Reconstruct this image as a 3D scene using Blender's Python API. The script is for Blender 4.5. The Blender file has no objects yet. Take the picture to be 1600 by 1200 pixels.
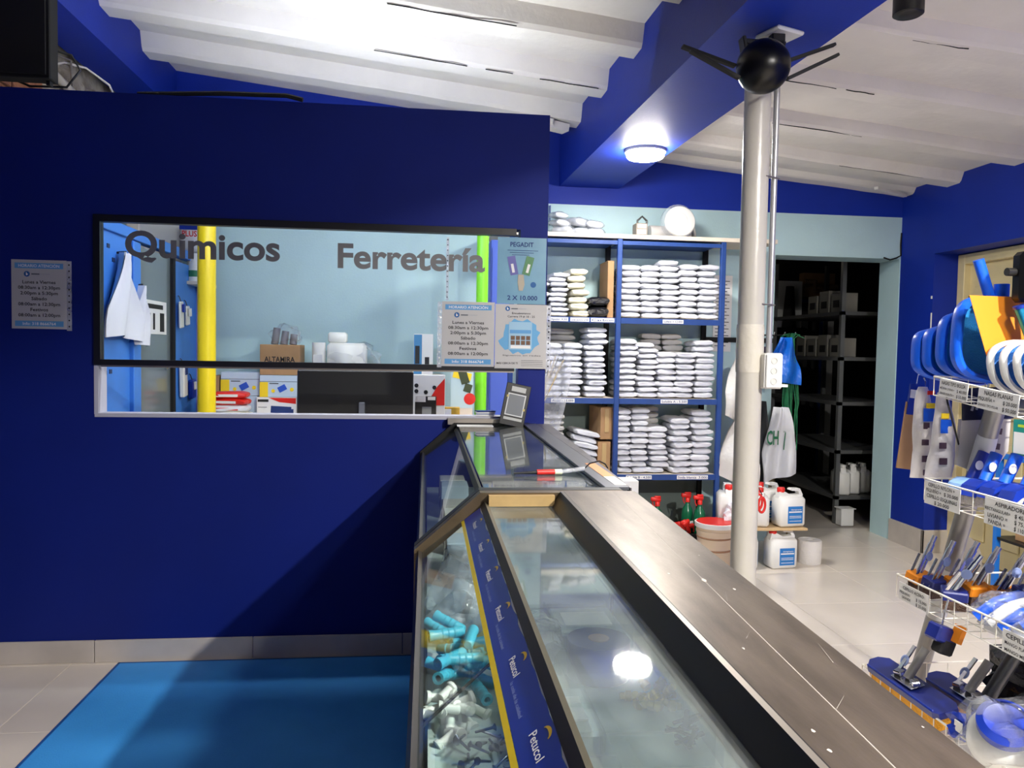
import bpy, bmesh, math, random
from mathutils import Vector, Matrix, Euler
rnd = random.Random(7)
SC = bpy.context.scene
COL = SC.collection
# ------------------------------------------------------------------ camera
TH, PH, RO, CH = math.radians(6.4), math.radians(2.5), 0.018, 1.4
_fw = Vector((math.sin(TH)*math.cos(PH), math.cos(TH)*math.cos(PH), -math.sin(PH)))
_r0 = Vector((math.cos(TH), -math.sin(TH), 0)); _u0 = _r0.cross(_fw)
_R = _r0*math.cos(RO) + _u0*math.sin(RO); _U = _u0*math.cos(RO) - _r0*math.sin(RO)
cd = bpy.data.cameras.new('camera'); cam = bpy.data.objects.new('camera', cd); COL.objects.link(cam)
cd.sensor_width = 36; cd.lens = 1200/1600*36; cd.clip_start = .02
cam.matrix_world = Matrix(((_R.x, _U.x, -_fw.x, 0), (_R.y, _U.y, -_fw.y, 0), (_R.z, _U.z, -_fw.z, CH), (0, 0, 0, 1)))
SC.camera = cam
# ------------------------------------------------------------------ light and exposure
W = bpy.data.worlds.new('world'); SC.world = W; W.use_nodes = True
W.node_tree.nodes['Background'].inputs[0].default_value = (.6, .7, 1, 1)
W.node_tree.nodes['Background'].inputs[1].default_value = .02
SC.view_settings.view_transform = 'Standard'; SC.view_settings.look = 'None'
SC.view_settings.gamma = 1; SC.view_settings.use_curve_mapping = False
SC.view_settings.exposure = 0.0
L_BEAM = 300.0      # radiance of the round lamp seen on the beam
L_BEAM2 = 300.0     # its twin nearer the viewer
L_FILL_LED = 14.0        # hidden LED strip added to brighten the near counter inside
L_FRONT = 10800.0    # radiance of the added, unseen spotlight near the viewer
SPX, SPY, SPZ = 1.9, .15, 2.70
L_FILL_BULB = 26.0         # bulb added out of sight to brighten the storeroom
L_ROOM = 122.0      # radiance of the LED tube in the office behind the partition
SC.cycles.max_bounces = 8; SC.cycles.transparent_max_bounces = 24
SC.cycles.sample_clamp_indirect = 4.0
SC.cycles.caustics_reflective = False; SC.cycles.caustics_refractive = False

# ------------------------------------------------------------------ materials
def lin(c):
    return tuple((v/255/12.92 if v/255 <= .04045 else ((v/255+.055)/1.055)**2.4) for v in c)
MATS = {}
def mat(name, rgb, rough=.5, metal=0., var=.0, scale=8., rgb2=None, bump=0., bscale=60., spec=.5, alpha=None, trans=None, stretch=None, sheen=None):
    if name in MATS: return MATS[name]
    m = bpy.data.materials.new(name); m.use_nodes = True; nt = m.node_tree; b = nt.nodes['Principled BSDF']
    c = lin(rgb)
    b.inputs['Base Color'].default_value = (*c, 1); b.inputs['Roughness'].default_value = rough
    b.inputs['Metallic'].default_value = metal; b.inputs['Specular IOR Level'].default_value = spec
    tc = None
    if var or rgb2 or bump:
        tc = nt.nodes.new('ShaderNodeTexCoord'); vec = tc.outputs['Object']
        if stretch:
            mp = nt.nodes.new('ShaderNodeMapping'); mp.inputs['Scale'].default_value = stretch
            nt.links.new(vec, mp.inputs[0]); vec = mp.outputs[0]
    if var or rgb2:
        n = nt.nodes.new('ShaderNodeTexNoise'); n.inputs['Scale'].default_value = scale; n.inputs['Detail'].default_value = 5
        nt.links.new(vec, n.inputs['Vector'])
        r = nt.nodes.new('ShaderNodeValToRGB'); nt.links.new(n.outputs['Fac'], r.inputs[0])
        c2 = lin(rgb2) if rgb2 else tuple(v*(1-var) for v in c)
        r.color_ramp.elements[0].position = .35; r.color_ramp.elements[1].position = .68
        r.color_ramp.elements[0].color = (*c2, 1); r.color_ramp.elements[1].color = (*c, 1)
        nt.links.new(r.outputs[0], b.inputs['Base Color'])
    if bump:
        n = nt.nodes.new('ShaderNodeTexNoise'); n.inputs['Scale'].default_value = bscale; n.inputs['Detail'].default_value = 4
        nt.links.new(vec, n.inputs['Vector'])
        bp = nt.nodes.new('ShaderNodeBump'); bp.inputs['Strength'].default_value = bump; bp.inputs['Distance'].default_value = .02
        nt.links.new(n.outputs['Fac'], bp.inputs['Height']); nt.links.new(bp.outputs[0], b.inputs['Normal'])
    if trans is not None:
        b.inputs['Transmission Weight'].default_value = trans
    MATS[name] = m
    return m
def emis(name, rgb, strength):
    m = bpy.data.materials.new(name); m.use_nodes = True; nt = m.node_tree; nt.nodes.clear()
    e = nt.nodes.new('ShaderNodeEmission'); e.inputs[0].default_value = (*lin(rgb), 1); e.inputs[1].default_value = strength
    o = nt.nodes.new('ShaderNodeOutputMaterial'); nt.links.new(e.outputs[0], o.inputs[0]); MATS[name] = m; return m
def glass(name, tint=(.9, .97, .95), ior=1.5, rough=0., haze=0., hcol=(200, 210, 210), bump=0., bscale=30, refl=1.0):
    """thin pane: tinted see-through, mirror by Fresnel, plus a little dusty haze"""
    m = bpy.data.materials.new(name); m.use_nodes = True; nt = m.node_tree; nt.nodes.clear(); N = nt.nodes.new
    t = N('ShaderNodeBsdfTransparent'); t.inputs[0].default_value = (*tint, 1)
    g = N('ShaderNodeBsdfGlossy'); g.inputs['Roughness'].default_value = rough
    f = N('ShaderNodeFresnel')
    ge = N('ShaderNodeNewGeometry'); iv = N('ShaderNodeMix'); iv.inputs[2].default_value = ior; iv.inputs[3].default_value = 1/ior   # same Fresnel on both faces of the pane
    nt.links.new(ge.outputs['Backfacing'], iv.inputs[0]); nt.links.new(iv.outputs[0], f.inputs[0])
    base = t.outputs[0]
    if haze:
        d = N('ShaderNodeBsdfDiffuse'); d.inputs[0].default_value = (*lin(hcol), 1)
        tc = N('ShaderNodeTexCoord'); n = N('ShaderNodeTexNoise'); n.inputs['Scale'].default_value = 9; n.inputs['Detail'].default_value = 8
        mr = N('ShaderNodeMapRange'); mr.inputs[1].default_value = .3; mr.inputs[2].default_value = .8; mr.inputs[3].default_value = haze*.25; mr.inputs[4].default_value = haze*1.6
        nt.links.new(tc.outputs['Object'], n.inputs['Vector']); nt.links.new(n.outputs['Fac'], mr.inputs[0])
        x = N('ShaderNodeMixShader'); nt.links.new(mr.outputs[0], x.inputs[0]); nt.links.new(base, x.inputs[1]); nt.links.new(d.outputs[0], x.inputs[2]); base = x.outputs[0]
    if bump:
        tc2 = N('ShaderNodeTexCoord'); n2 = N('ShaderNodeTexNoise'); n2.inputs['Scale'].default_value = bscale; n2.inputs['Detail'].default_value = 3
        bp = N('ShaderNodeBump'); bp.inputs['Strength'].default_value = bump; bp.inputs['Distance'].default_value = .03
        nt.links.new(tc2.outputs['Object'], n2.inputs['Vector']); nt.links.new(n2.outputs['Fac'], bp.inputs['Height'])
        nt.links.new(bp.outputs[0], g.inputs['Normal']); nt.links.new(bp.outputs[0], f.inputs['Normal'])
    x = N('ShaderNodeMixShader'); nt.links.new(f.outputs[0], x.inputs[0]); nt.links.new(base, x.inputs[1]); nt.links.new(g.outputs[0], x.inputs[2])
    o = N('ShaderNodeOutputMaterial'); nt.links.new(x.outputs[0], o.inputs[0]); MATS[name] = m; return m

NAVY = mat('blue_paint', (9, 43, 152), .55, var=.12, scale=3, bump=.05, bscale=90, spec=.3)
NAVYP = mat('partition_blue_paint', (6, 29, 116), .6, var=.12, scale=2.5, bump=.03, bscale=120, spec=.25)
SKY = mat('light_blue_paint', (184, 214, 219), .55, var=.1, scale=2.5, bump=.06, bscale=80)
WHITEC = mat('ceiling_white', (228, 224, 216), .75, var=.1, scale=3, bump=.12, bscale=25)
TILE = mat('floor_tile', (228, 218, 205), .22, var=.1, scale=2.2)
GROUT = mat('grout', (168, 160, 150), .9)
BASET = mat('baseboard_tile', (196, 188, 180), .3, var=.18, scale=5)
MATB = mat('blue_mat', (66, 162, 240), .6, rgb2=(56, 148, 224), scale=3, bump=.1, bscale=150)
BLACK = mat('black_plastic', (14, 14, 15), .45)
BLACKM = mat('black_matte', (10, 10, 11), .8)
FRAMEK = mat('black_frame', (14, 15, 22), .4)
WHITE = mat('white_plastic', (228, 228, 224), .4)
WHITEP = mat('white_paper', (232, 232, 230), .7)
GREYL = mat('grey_vinyl', (116, 116, 116), .6)
INK = mat('black_ink', (22, 22, 26), .7)
INKB = mat('navy_ink', (24, 50, 110), .7)
STRIPB = mat('print_blue', (88, 150, 200), .6)
CARD = mat('cardboard', (176, 138, 98), .85, var=.15, scale=10)
POLEW = mat('pole_white', (176, 172, 164), .28, var=.08, scale=6, bump=.08, bscale=30)
CHROME = mat('chrome', (205, 205, 208), .18, 1.)
ALU = mat('aluminium', (168, 160, 150), .4, .9)
BRONZE = mat('bronze_aluminium', (122, 106, 84), .42, .75, var=.3, scale=14)
STEELB = mat('scuffed_steel_top', (126, 114, 102), .34, .8, rgb2=(94, 84, 75), scale=5, bump=.03, bscale=60, stretch=(6, 1, 1))
DARKM = mat('dark_metal', (46, 45, 44), .4, .6)
SHELFB = mat('shelf_blue', (22, 64, 134), .5, var=.15, scale=12)
WOODW = mat('pale_board', (222, 210, 192), .6, var=.08, scale=12)
BAGW = mat('bag_white', (224, 226, 232), .4, var=.04, scale=14, bump=.25, bscale=22)
BAGC = mat('bag_cream', (236, 232, 208), .38, var=.05, scale=14, bump=.25, bscale=22)
BAGG = mat('bag_grey', (206, 204, 200), .45, var=.06, scale=14, bump=.25, bscale=22)
BAGK = mat('bag_black', (22, 22, 26), .25, bump=.5, bscale=18)
YEL = mat('yellow_paint', (252, 222, 30), .4)
LIME = mat('lime_paint', (128, 220, 40), .4)
DOORB = mat('door_blue', (62, 128, 214), .5, var=.15, scale=4)
RED = mat('red_plastic', (214, 38, 30), .4)
GREEN = mat('green_bottle', (14, 92, 60), .2)
LBLUE = mat('label_blue', (38, 118, 190), .5)
CREAM = mat('cream_paint', (226, 210, 160), .5, var=.12, scale=5)
SKIMB = mat('skimmer_blue', (24, 92, 220), .35)
SKIMD = mat('deep_blue_plastic', (20, 48, 150), .35)
NETB = mat('blue_net', (38, 140, 214), .7, bump=.3, bscale=200)
ORANGE = mat('orange_card', (216, 128, 16), .6)
YBRIS = mat('yellow_bristle', (226, 160, 30), .7, bump=.6, bscale=160)
NAVYPL = mat('navy_plastic', (26, 38, 112), .35)
WIREW = mat('white_wire', (226, 222, 210), .4)
GREYT = mat('grey_tube', (150, 148, 144), .35, .3)
BRICK = mat('brick_red', (150, 96, 66), .9, var=.3, scale=14, bump=.4, bscale=40)
PLAST = mat('rough_plaster', (176, 166, 150), .95, rgb2=(110, 98, 84), scale=9, bump=.9, bscale=22)
CLEAR = glass('clear_glass', (.95, .985, .975), ior=1.32, haze=.03)
WINGL = glass('window_glass', (.97, .99, .99), ior=1.3)
TOPGL = glass('counter_glass', (.92, .97, .96), ior=1.5, rough=.03, haze=.10, bump=.012, bscale=3)
FILM = glass('plastic_film', (.95, .96, .97), ior=1.45, rough=.15, haze=.16, hcol=(230, 234, 240), bump=.6, bscale=24)
FILMW = glass('milky_film', (.9, .92, .95), ior=1.45, rough=.2, haze=.42, hcol=(232, 234, 240), bump=.7, bscale=24)
GREYGL = mat('grey_door_pane', (112, 122, 124), .12)

# ------------------------------------------------------------------ geometry helpers
class B:
    def __init__(s): s.v = []; s.f = []
    def add(s, vs, fs, m=None):
        o = len(s.v); s.v += [tuple(m @ Vector(v)) if m else tuple(v) for v in vs]; s.f += [tuple(i+o for i in f) for f in fs]; return s
    def box(s, c, d, rot=None, bev=0.):
        x, y, z = d[0]/2, d[1]/2, d[2]/2
        M = Matrix.Translation(c) @ (Euler(rot).to_matrix().to_4x4() if rot else Matrix())
        if bev:
            b = min(bev, x*.9, y*.9, z*.9); vs = []
            for sx in (-1, 1):
                for sy in (-1, 1):
                    for sz in (-1, 1):
                        vs += [(sx*x, sy*(y-b), sz*(z-b)), (sx*(x-b), sy*y, sz*(z-b)), (sx*(x-b), sy*(y-b), sz*z)]
            bm = bmesh.new()
            for v in vs: bm.verts.new(v)
            bmesh.ops.convex_hull(bm, input=bm.verts); bm.verts.index_update()
            r = s.add([v.co.copy() for v in bm.verts], [[v.index for v in f.verts] for f in bm.faces], M); bm.free(); return r
        vs = [(-x, -y, -z), (x, -y, -z), (x, y, -z), (-x, y, -z), (-x, -y, z), (x, -y, z), (x, y, z), (-x, y, z)]
        return s.add(vs, [(3, 2, 1, 0), (4, 5, 6, 7), (0, 1, 5, 4), (1, 2, 6, 5), (2, 3, 7, 6), (3, 0, 4, 7)], M)
    def bb(s, x0, x1, y0, y1, z0, z1, bev=0.):
        return s.box(((x0+x1)/2, (y0+y1)/2, (z0+z1)/2), (x1-x0, y1-y0, z1-z0), bev=bev)
    def prism(s, poly, a, b, axis='y'):
        """closed polygon extruded along an axis; poly is (x,z) for y, (y,z) for x, (x,y) for z"""
        n = len(poly)
        def P(p, t): return (p[0], t, p[1]) if axis == 'y' else ((t, p[0], p[1]) if axis == 'x' else (p[0], p[1], t))
        vs = [P(p, a) for p in poly] + [P(p, b) for p in poly]
        return s.add(vs, [tuple(range(n)), tuple(range(2*n-1, n-1, -1))] + [(i, i+n, (i+1) % n+n, (i+1) % n) for i in range(n)])
    def cyl(s, p, q, r, n=16, r2=None):
        p = Vector(p); q = Vector(q); d = (q-p).normalized(); u = d.orthogonal().normalized(); w = d.cross(u); r2 = r if r2 is None else r2
        vs = [p+(u*math.cos(2*math.pi*i/n)+w*math.sin(2*math.pi*i/n))*r for i in range(n)] + [q+(u*math.cos(2*math.pi*i/n)+w*math.sin(2*math.pi*i/n))*r2 for i in range(n)]
        return s.add(vs, [tuple(range(n-1, -1, -1)), tuple(range(n, 2*n))] + [(i, (i+1) % n, (i+1) % n+n, i+n) for i in range(n)])
    def tube(s, pts, r, n=8):
        pts = [Vector(p) for p in pts]; rings = []; u = None; vs = []
        for i, p in enumerate(pts):
            d = ((pts[min(i+1, len(pts)-1)]-pts[max(i-1, 0)])).normalized()
            u = d.orthogonal().normalized() if u is None else (u-d*u.dot(d)).normalized(); w = d.cross(u)
            vs += [p+(u*math.cos(2*math.pi*k/n)+w*math.sin(2*math.pi*k/n))*r for k in range(n)]
        m = len(pts); fs = [tuple(range(n-1, -1, -1)), tuple(range((m-1)*n, m*n))]
        for i in range(m-1):
            for k in range(n): fs.append((i*n+k, i*n+(k+1) % n, (i+1)*n+(k+1) % n, (i+1)*n+k))
        return s.add(vs, fs)
    def lathe(s, prof, n=24, M=None):
        vs = []; fs = []; m = len(prof)
        for r, z in prof: vs += [(r*math.cos(2*math.pi*k/n), r*math.sin(2*math.pi*k/n), z) for k in range(n)]
        for i in range(m-1):
            for k in range(n): fs.append((i*n+k, i*n+(k+1) % n, (i+1)*n+(k+1) % n, (i+1)*n+k))
        if prof[0][0] > 1e-6: fs.append(tuple(range(n-1, -1, -1)))
        if prof[-1][0] > 1e-6: fs.append(tuple(range((m-1)*n, m*n)))
        return s.add(vs, fs, M)
    def quad(s, a, b, c, d): return s.add([a, b, c, d], [(0, 1, 2, 3)])
    def sheet(s, fn, nu, nv):
        vs = [fn(i/nu, j/nv) for j in range(nv+1) for i in range(nu+1)]
        return s.add(vs, [(j*(nu+1)+i, j*(nu+1)+i+1, (j+1)*(nu+1)+i+1, (j+1)*(nu+1)+i) for j in range(nv) for i in range(nu)])
    def mesh(s, name, m, smooth=False):
        me = bpy.data.meshes.new(name); me.from_pydata([tuple(v) for v in s.v], [], s.f); me.materials.append(m)
        if smooth:
            me.polygons.foreach_set('use_smooth', [True]*len(me.polygons))
        bm = bmesh.new(); bm.from_mesh(me)
        bmesh.ops.remove_doubles(bm, verts=bm.verts, dist=1e-6); bmesh.ops.recalc_face_normals(bm, faces=bm.faces); bm.to_mesh(me); bm.free()
        if smooth:
            me.set_sharp_from_angle(angle=math.radians(50))
        return me
    def build(s, name, m, parent=None, smooth=False, local=False):
        """world-space mesh; under a parent the verts are shifted so that they stay where they are"""
        if parent is not None and not local:
            w = wloc(parent); s.v = [(v[0]-w.x, v[1]-w.y, v[2]-w.z) for v in s.v]
        o = bpy.data.objects.new(name, s.mesh(name, m, smooth)); COL.objects.link(o)
        if parent is not None: o.parent = parent
        return o
def wloc(o):
    l = Vector(o.location)
    while o.parent: o = o.parent; l = l+o.location
    return l
def tag(o, label=None, cat=None, group=None, kind=None):
    if label: o['label'] = label
    if cat: o['category'] = cat
    if group: o['group'] = group
    if kind: o['kind'] = kind
    return o
def thing(name, label, cat, loc=(0, 0, 0), rz=0., group=None, rot=None):
    o = bpy.data.objects.new(name, None); COL.objects.link(o); o.location = loc; o.rotation_euler = rot if rot else (0, 0, rz); o.empty_display_size = .05
    return tag(o, label, cat, group)
def struct(name, label, cat=None):
    o = bpy.data.objects.new(name, None); COL.objects.link(o); o.empty_display_size = .05
    return tag(o, label, cat or name.split('_')[0], kind='structure')
def copy_tree(o, parent=None):
    c = o.copy(); COL.objects.link(c); c.parent = parent
    for ch in o.children: copy_tree(ch, c)
    return c
_tcache = {}
def text_mesh(s, bold=0., ext=0.0, res=2):
    cu = bpy.data.curves.new('lettering', 'FONT'); cu.body = s; cu.extrude = ext; cu.offset = bold; cu.resolution_u = res; cu.fill_mode = 'FRONT' if not ext else 'BOTH'
    ob = bpy.data.objects.new('lettering_source', cu); COL.objects.link(ob)
    dg = bpy.context.evaluated_depsgraph_get(); me = bpy.data.meshes.new_from_object(ob.evaluated_get(dg))
    vs = [v.co.copy() for v in me.vertices]; fs = [tuple(p.vertices) for p in me.polygons]
    bpy.data.objects.remove(ob); bpy.data.curves.remove(cu); bpy.data.meshes.remove(me)
    return vs, fs
def put_text(b, s, x0, x1, zc, h, bold=0., M=None, y=0., fit=True, align='c'):
    """flat print in the local XZ plane facing -Y: fills x0..x1 (or centred at natural width), cap height h"""
    vs, fs = text_mesh(s, bold)
    if not vs: return b
    ax = min(v.x for v in vs); bx = max(v.x for v in vs)
    k = h/.70
    w = (bx-ax)*k
    kx = (x1-x0)/(bx-ax) if fit or w > (x1-x0) else k
    off = x0 if (fit or w > (x1-x0) or align == 'l') else (x0+x1)/2-w/2
    b.add([(off+(v.x-ax)*kx, y, zc-h/2+v.y*k) for v in vs], fs, M)
    return b
# ================================================================== THE SETTING
PY0, PY1 = 3.5, 3.59          # partition faces
BY = 5.49                     # back wall
RX = 3.56                     # right wall
# floor of square tiles
fl = struct('floor', 'pale grey glossy square tile floor of the shop')
B().bb(-2.05, 5.2, -2, 8.2, -.06, -.004).build('bedding', GROUT, fl)
tb = B().box((0, 0, -.004), (.5978, .5978, .008), bev=.0012); tme = tb.mesh('tile', TILE)
ix = 0
for i in range(-4, 9):
    for j in range(-4, 10):
        x = -.02+.6*i; y = 2.57+.6*(j-4)
        if y > 8 or x > 5 or x < -2.2: continue
        o = bpy.data.objects.new('tile', tme); COL.objects.link(o); o.parent = fl; o.location = (x, y, 0)
        o.rotation_euler = (0, 0, rnd.choice((0, math.pi/2, math.pi)))
# partition with the service window
pw = struct('wall_partition', 'dark blue partition wall with the long service window')
WX0, WX1, WZ0, WZ1 = -1.424, .42, 1.092, 1.951
b = B(); b.bb(-2.05, WX0, PY0, PY1, 0, 2.47); b.bb(WX1, .545, PY0, PY1, 0, 2.47); b.bb(WX0, WX1, PY0, PY1, 0, WZ0); b.bb(WX0, WX1, PY0, PY1, WZ1, 2.47)
b.build('panel', NAVYP, pw)
b = B(); b.tube([(-1.25, PY0+.02, 2.474), (-.9, PY0-.005, 2.488), (-.62, PY0-.01, 2.492), (-.55, PY0-.015, 2.476)], .010, 6)
b.build('peeling_edge', BLACKM, pw, True)
# rough lower reveals of the opening
b = B(); b.bb(WX0-.002, WX0+.014, PY0-.003, PY1, WZ0, 1.306); b.bb(WX0, WX1, PY0-.004, PY1, WZ0-.012, WZ0+.004); b.build('reveal', mat('raw_reveal', (178, 178, 190), .7), pw)
# baseboard tiles
bs = struct('baseboard_partition', 'pale stone baseboard tiles along the blue partition')
for a, c in ((-2.05, -1.43), (-1.427, -.757), (-.754, -.094), (-.091, .4)):
    B().bb(a, c, PY0-.012, PY0, 0, .098, .002).build('tile', BASET, bs)
# window frame and pane
w1 = struct('window_1', 'black framed service window pane over the open slot')
b = B(); y0, y1 = PY0-.012, PY0+.03
b.bb(WX0, WX0+.027, y0, y1, 1.306, WZ1); b.build('frame', FRAMEK, w1)
B().bb(WX0+.027, .40, y0, y1, WZ1-.03, WZ1).build('frame', FRAMEK, w1)
B().bb(WX0+.027, .40, y0, y1, 1.306, 1.330).build('frame', FRAMEK, w1)
B().bb(WX0+.027, .40, y0+.006, y1+.01, 1.298, 1.3058).build('track', ALU, w1)
B().bb(WX0+.027, WX1, PY0+.008, PY0+.014, 1.33, WZ1-.03).build('pane', WINGL, w1)
# back wall with the storeroom doorway
bw = struct('wall_back', 'pale blue back wall with a dark blue band under the ceiling')
b = B(); b.bb(-2.05, 2.57, BY, BY+.26, 0, 2.455); b.bb(2.57, RX, BY, BY+.26, 2.144, 2.455); b.build('lower_paint', SKY, bw)
B().bb(-2.05, RX, BY-.002, BY+.26, 2.455, 3.4).build('upper_paint', NAVY, bw)
b = B(); b.bb(RX, RX+.25, BY+.0, BY+.27, 0, 2.455); b.bb(RX-.006, RX, BY+.004, BY+.26, 0, 2.144); b.build('door_reveal', SKY, bw)
b = B(); b.tube([(3.42, BY-.004, 2.15), (3.47, BY-.006, 2.135), (3.52, BY-.006, 2.15), (3.556, BY-.006, 2.17), (3.552, BY-.004, 2.25), (3.556, BY-.004, 2.34)], .006, 5); b.build('crack', BLACKM, bw)
B().bb(.86, .87, BY-.02, BY, 2.3, 2.44).build('edge_strip', SHELFB, bw)
# right wall
rw = struct('wall_right', 'dark blue right wall with a recessed doorway')
b = B(); b.bb(RX, RX+.5, 5.10, BY, 0, 3.1); b.bb(RX, RX+.5, 3.75, 5.10, 2.137, 3.1); b.bb(RX, RX+.5, -2, 3.75, 0, 3.1); b.build('plaster', NAVY, rw)
b = B(); b.bb(RX-.004, RX, 5.1, 5.11, 1.55, 1.72); b.box((RX-.003, 5.108, 1.83), (.006, .01, .02)); b.build('chipped_paint', WHITEP, rw)
rb = struct('baseboard_right', 'grey stone baseboard below the blue right wall', 'baseboard')
B().bb(RX-.016, RX, 5.085, BY, 0, .166, .002).build('tile', BASET, rb)
B().bb(RX-.016, RX+.19, 5.085, 5.1, 0, .166, .002).build('tile', BASET, rb)
# cream door in the recess of the right wall
d1 = struct('door_1', 'cream painted panelled door in the right wall recess')
DX = RX+.18
B().bb(DX, DX+.07, 5.03, 5.1, 0, 2.13, .004).build('frame_post', CREAM, d1)
B().bb(DX, DX+.07, 3.75, 3.82, 0, 2.13, .004).build('frame_post', CREAM, d1)
B().bb(DX, DX+.07, 3.82, 5.03, 2.06, 2.13, .004).build('frame_head', CREAM, d1)
leaf = B().bb(DX+.05, DX+.085, 3.82, 5.03, .01, 2.06).build('leaf', CREAM, d1)
for (a, c) in ((4.78, 4.97), (4.47, 4.70), (4.17, 4.40), (3.88, 4.10)):
    for (z0, z1) in ((.15, .85), (1.0, 1.9)):
        B().bb(DX+.035, DX+.05, a, c, z0, z1, .006).build('panel', CREAM, leaf)
b = B()
for z in (.35, 1.0, 1.75): b.cyl((DX+.045, 5.02, z), (DX+.045, 5.02, z+.09), .009, 8)
b.build('hinge', DARKM, d1)
# left wall: painted in front, raw brick and plaster above the office
lw = struct('wall_left', 'raw brick and rough plaster wall end above the partition')
B().bb(-2.3, -2.05, -2, BY+.26, 0, 3.4).build('core', PLAST, lw)
B().bb(-2.05, -2.042, -2, 3.5, 0, 3.3).build('paint_skin', NAVYP, lw)
bk = B().box((0, 0, 0), (.03, .19, .056), bev=.004); bme = bk.mesh('brick', BRICK)
for r in range(6):
    for c in range(4):
        o = bpy.data.objects.new('brick', bme); COL.objects.link(o); o.parent = lw
        o.location = (-2.04+rnd.uniform(-.004, .004), 3.66+.2*c+(.1 if r % 2 else 0), 2.60+.066*r)
B().sheet(lambda u, v: (-2.035+.03*math.sin(u*40)*math.cos(v*17), 4.3+u*1.19, 2.5+v*(.48-.1*u)+.02*math.sin(u*23)), 40, 14).build('rough_plaster', PLAST, lw, True)
# rear wall behind the camera
B().bb(-2.05, RX+.5, -2.1, -2, 0, 3.3).build('wall_front', mat('rear_wall', (120, 122, 130), .8))
tag(bpy.data.objects['wall_front'], 'plain wall behind the viewer', 'wall', kind='structure')
# ceiling: sloping white panels with cast joists
ce = struct('ceiling', 'sloping white ceiling with cast concrete joists')
ZL = lambda x: 3.062-.107*x
ZR = lambda x: 2.97-.09*x
def slab(x0, x1, z, nm):
    b = B(); b.add([(x0, -2, z(x0)), (x1, -2, z(x1)), (x1, BY, z(x1)), (x0, BY, z(x0)), (x0, -2, z(x0)+.15), (x1, -2, z(x1)+.15), (x1, BY, z(x1)+.15), (x0, BY, z(x0)+.15)],
      [(3, 2, 1, 0), (4, 5, 6, 7), (0, 1, 5, 4), (1, 2, 6, 5), (2, 3, 7, 6), (3, 0, 4, 7)]); b.build(nm, WHITEC, ce)
slab(-2.05, 1.15, ZL, 'panel'); slab(1.15, RX+.5, ZR, 'panel')
JP = [(-.105, .0), (-.078, -.040), (-.062, -.05), (.062, -.052), (.078, -.040), (.105, .0)]
def joist(x0, x1, z, y, h=1.0):
    b = B(); n = 14; k = len(JP); vs = []
    for i in range(n+1):
        x = x0+(x1-x0)*i/n; dy = rnd.uniform(-.004, .004); dz = rnd.uniform(-.003, .003)
        vs += [(x, y+p[0]+dy, z(x)+p[1]*h+(dz if p[1] < -.02 else .003)) for p in JP]
    fs = [tuple(range(k)), tuple(range(n*k+k-1, n*k-1, -1))]
    for i in range(n):
        for q in range(k): fs.append((i*k+q, i*k+(q+1) % k, (i+1)*k+(q+1) % k, (i+1)*k+q))
    b.add(vs, fs); return b.build('joist', WHITEC, ce)
for k in range(-6, 4):
    joist(-1.72, 1.15, ZL, 3.1+.61*k, 2.05); joist(1.3, RX, ZR, 3.1+.61*k, 1.3)
joist(1.3, RX, ZR, 5.44, .8)
# hairline plaster cracks along the joists
b = B()
for (x0, x1, y, z, h) in ((2.0, 2.25, 3.12, ZR, 1.3), (1.72, 2.0, 3.72, ZR, 1.3), (2.05, 2.2, 3.72, ZR, 1.3), (1.95, 2.5, 4.33, ZR, 1.3), (2.7, 3.3, 4.93, ZR, 1.3), (-.3, .2, 4.3, ZL, 2.05), (.3, .45, 4.3, ZL, 2.05), (.6, .93, 4.31, ZL, 2.05), (-.2, .4, 3.7, ZL, 2.05)):
    n = 6; p = [(x0+(x1-x0)*i/n, y-.058+rnd.uniform(-.004, .004), z(x0+(x1-x0)*i/n)-.0505*h) for i in range(n+1)]
    b.tube(p, .0028, 4)
b.build('crack', BLACKM, ce)
# broken joist end at the beam and loose board at the right
b = B(); b.box((.80, 4.95, 2.845), (.16, .12, .045), (.1, .12, .2)); b.box((.72, 4.9, 2.86), (.14, .08, .03), (0, .2, -.3)); b.build('broken_edge', WHITEC, ce)
b = B(); b.box((3.34, 5.3, 2.60), (.36, .03, .02), (0, .03, .45)); b.build('loose_board', WHITEC, ce)
# main blue beam (slightly skew) and left beam
tm = struct('trim_1', 'broad dark blue ceiling beam running into the back wall', 'beam')
b = B()
def bx(y): return (.93+(5.49-y)*.040, 1.365+(5.49-y)*.0443)
a0, a1 = bx(-2); c0, c1 = bx(BY)
b.add([(a0, -2, 2.58), (a1, -2, 2.58), (c1, BY, 2.58), (c0, BY, 2.58), (a0, -2, 3.1), (a1, -2, 3.1), (c1, BY, 3.1), (c0, BY, 3.1)], [(3, 2, 1, 0), (4, 5, 6, 7), (0, 1, 5, 4), (1, 2, 6, 5), (2, 3, 7, 6), (3, 0, 4, 7)])
b.build('beam', NAVY, tm)
t2 = struct('trim_2', 'narrow dark blue ceiling beam above the left end of the partition', 'beam')
B().bb(-1.95, -1.70, -2, BY, 2.965, 3.35).build('beam', NAVY, t2)
# storeroom shell beyond the doorway
st = struct('wall_storeroom', 'dark walls of the storeroom beyond the doorway')
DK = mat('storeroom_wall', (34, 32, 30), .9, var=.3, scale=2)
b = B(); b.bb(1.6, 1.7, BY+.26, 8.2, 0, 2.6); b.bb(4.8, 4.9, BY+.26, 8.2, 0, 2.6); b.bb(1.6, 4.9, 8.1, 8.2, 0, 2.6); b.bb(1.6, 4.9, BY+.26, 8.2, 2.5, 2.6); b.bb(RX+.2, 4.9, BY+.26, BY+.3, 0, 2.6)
b.build('plaster', DK, st)
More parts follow.
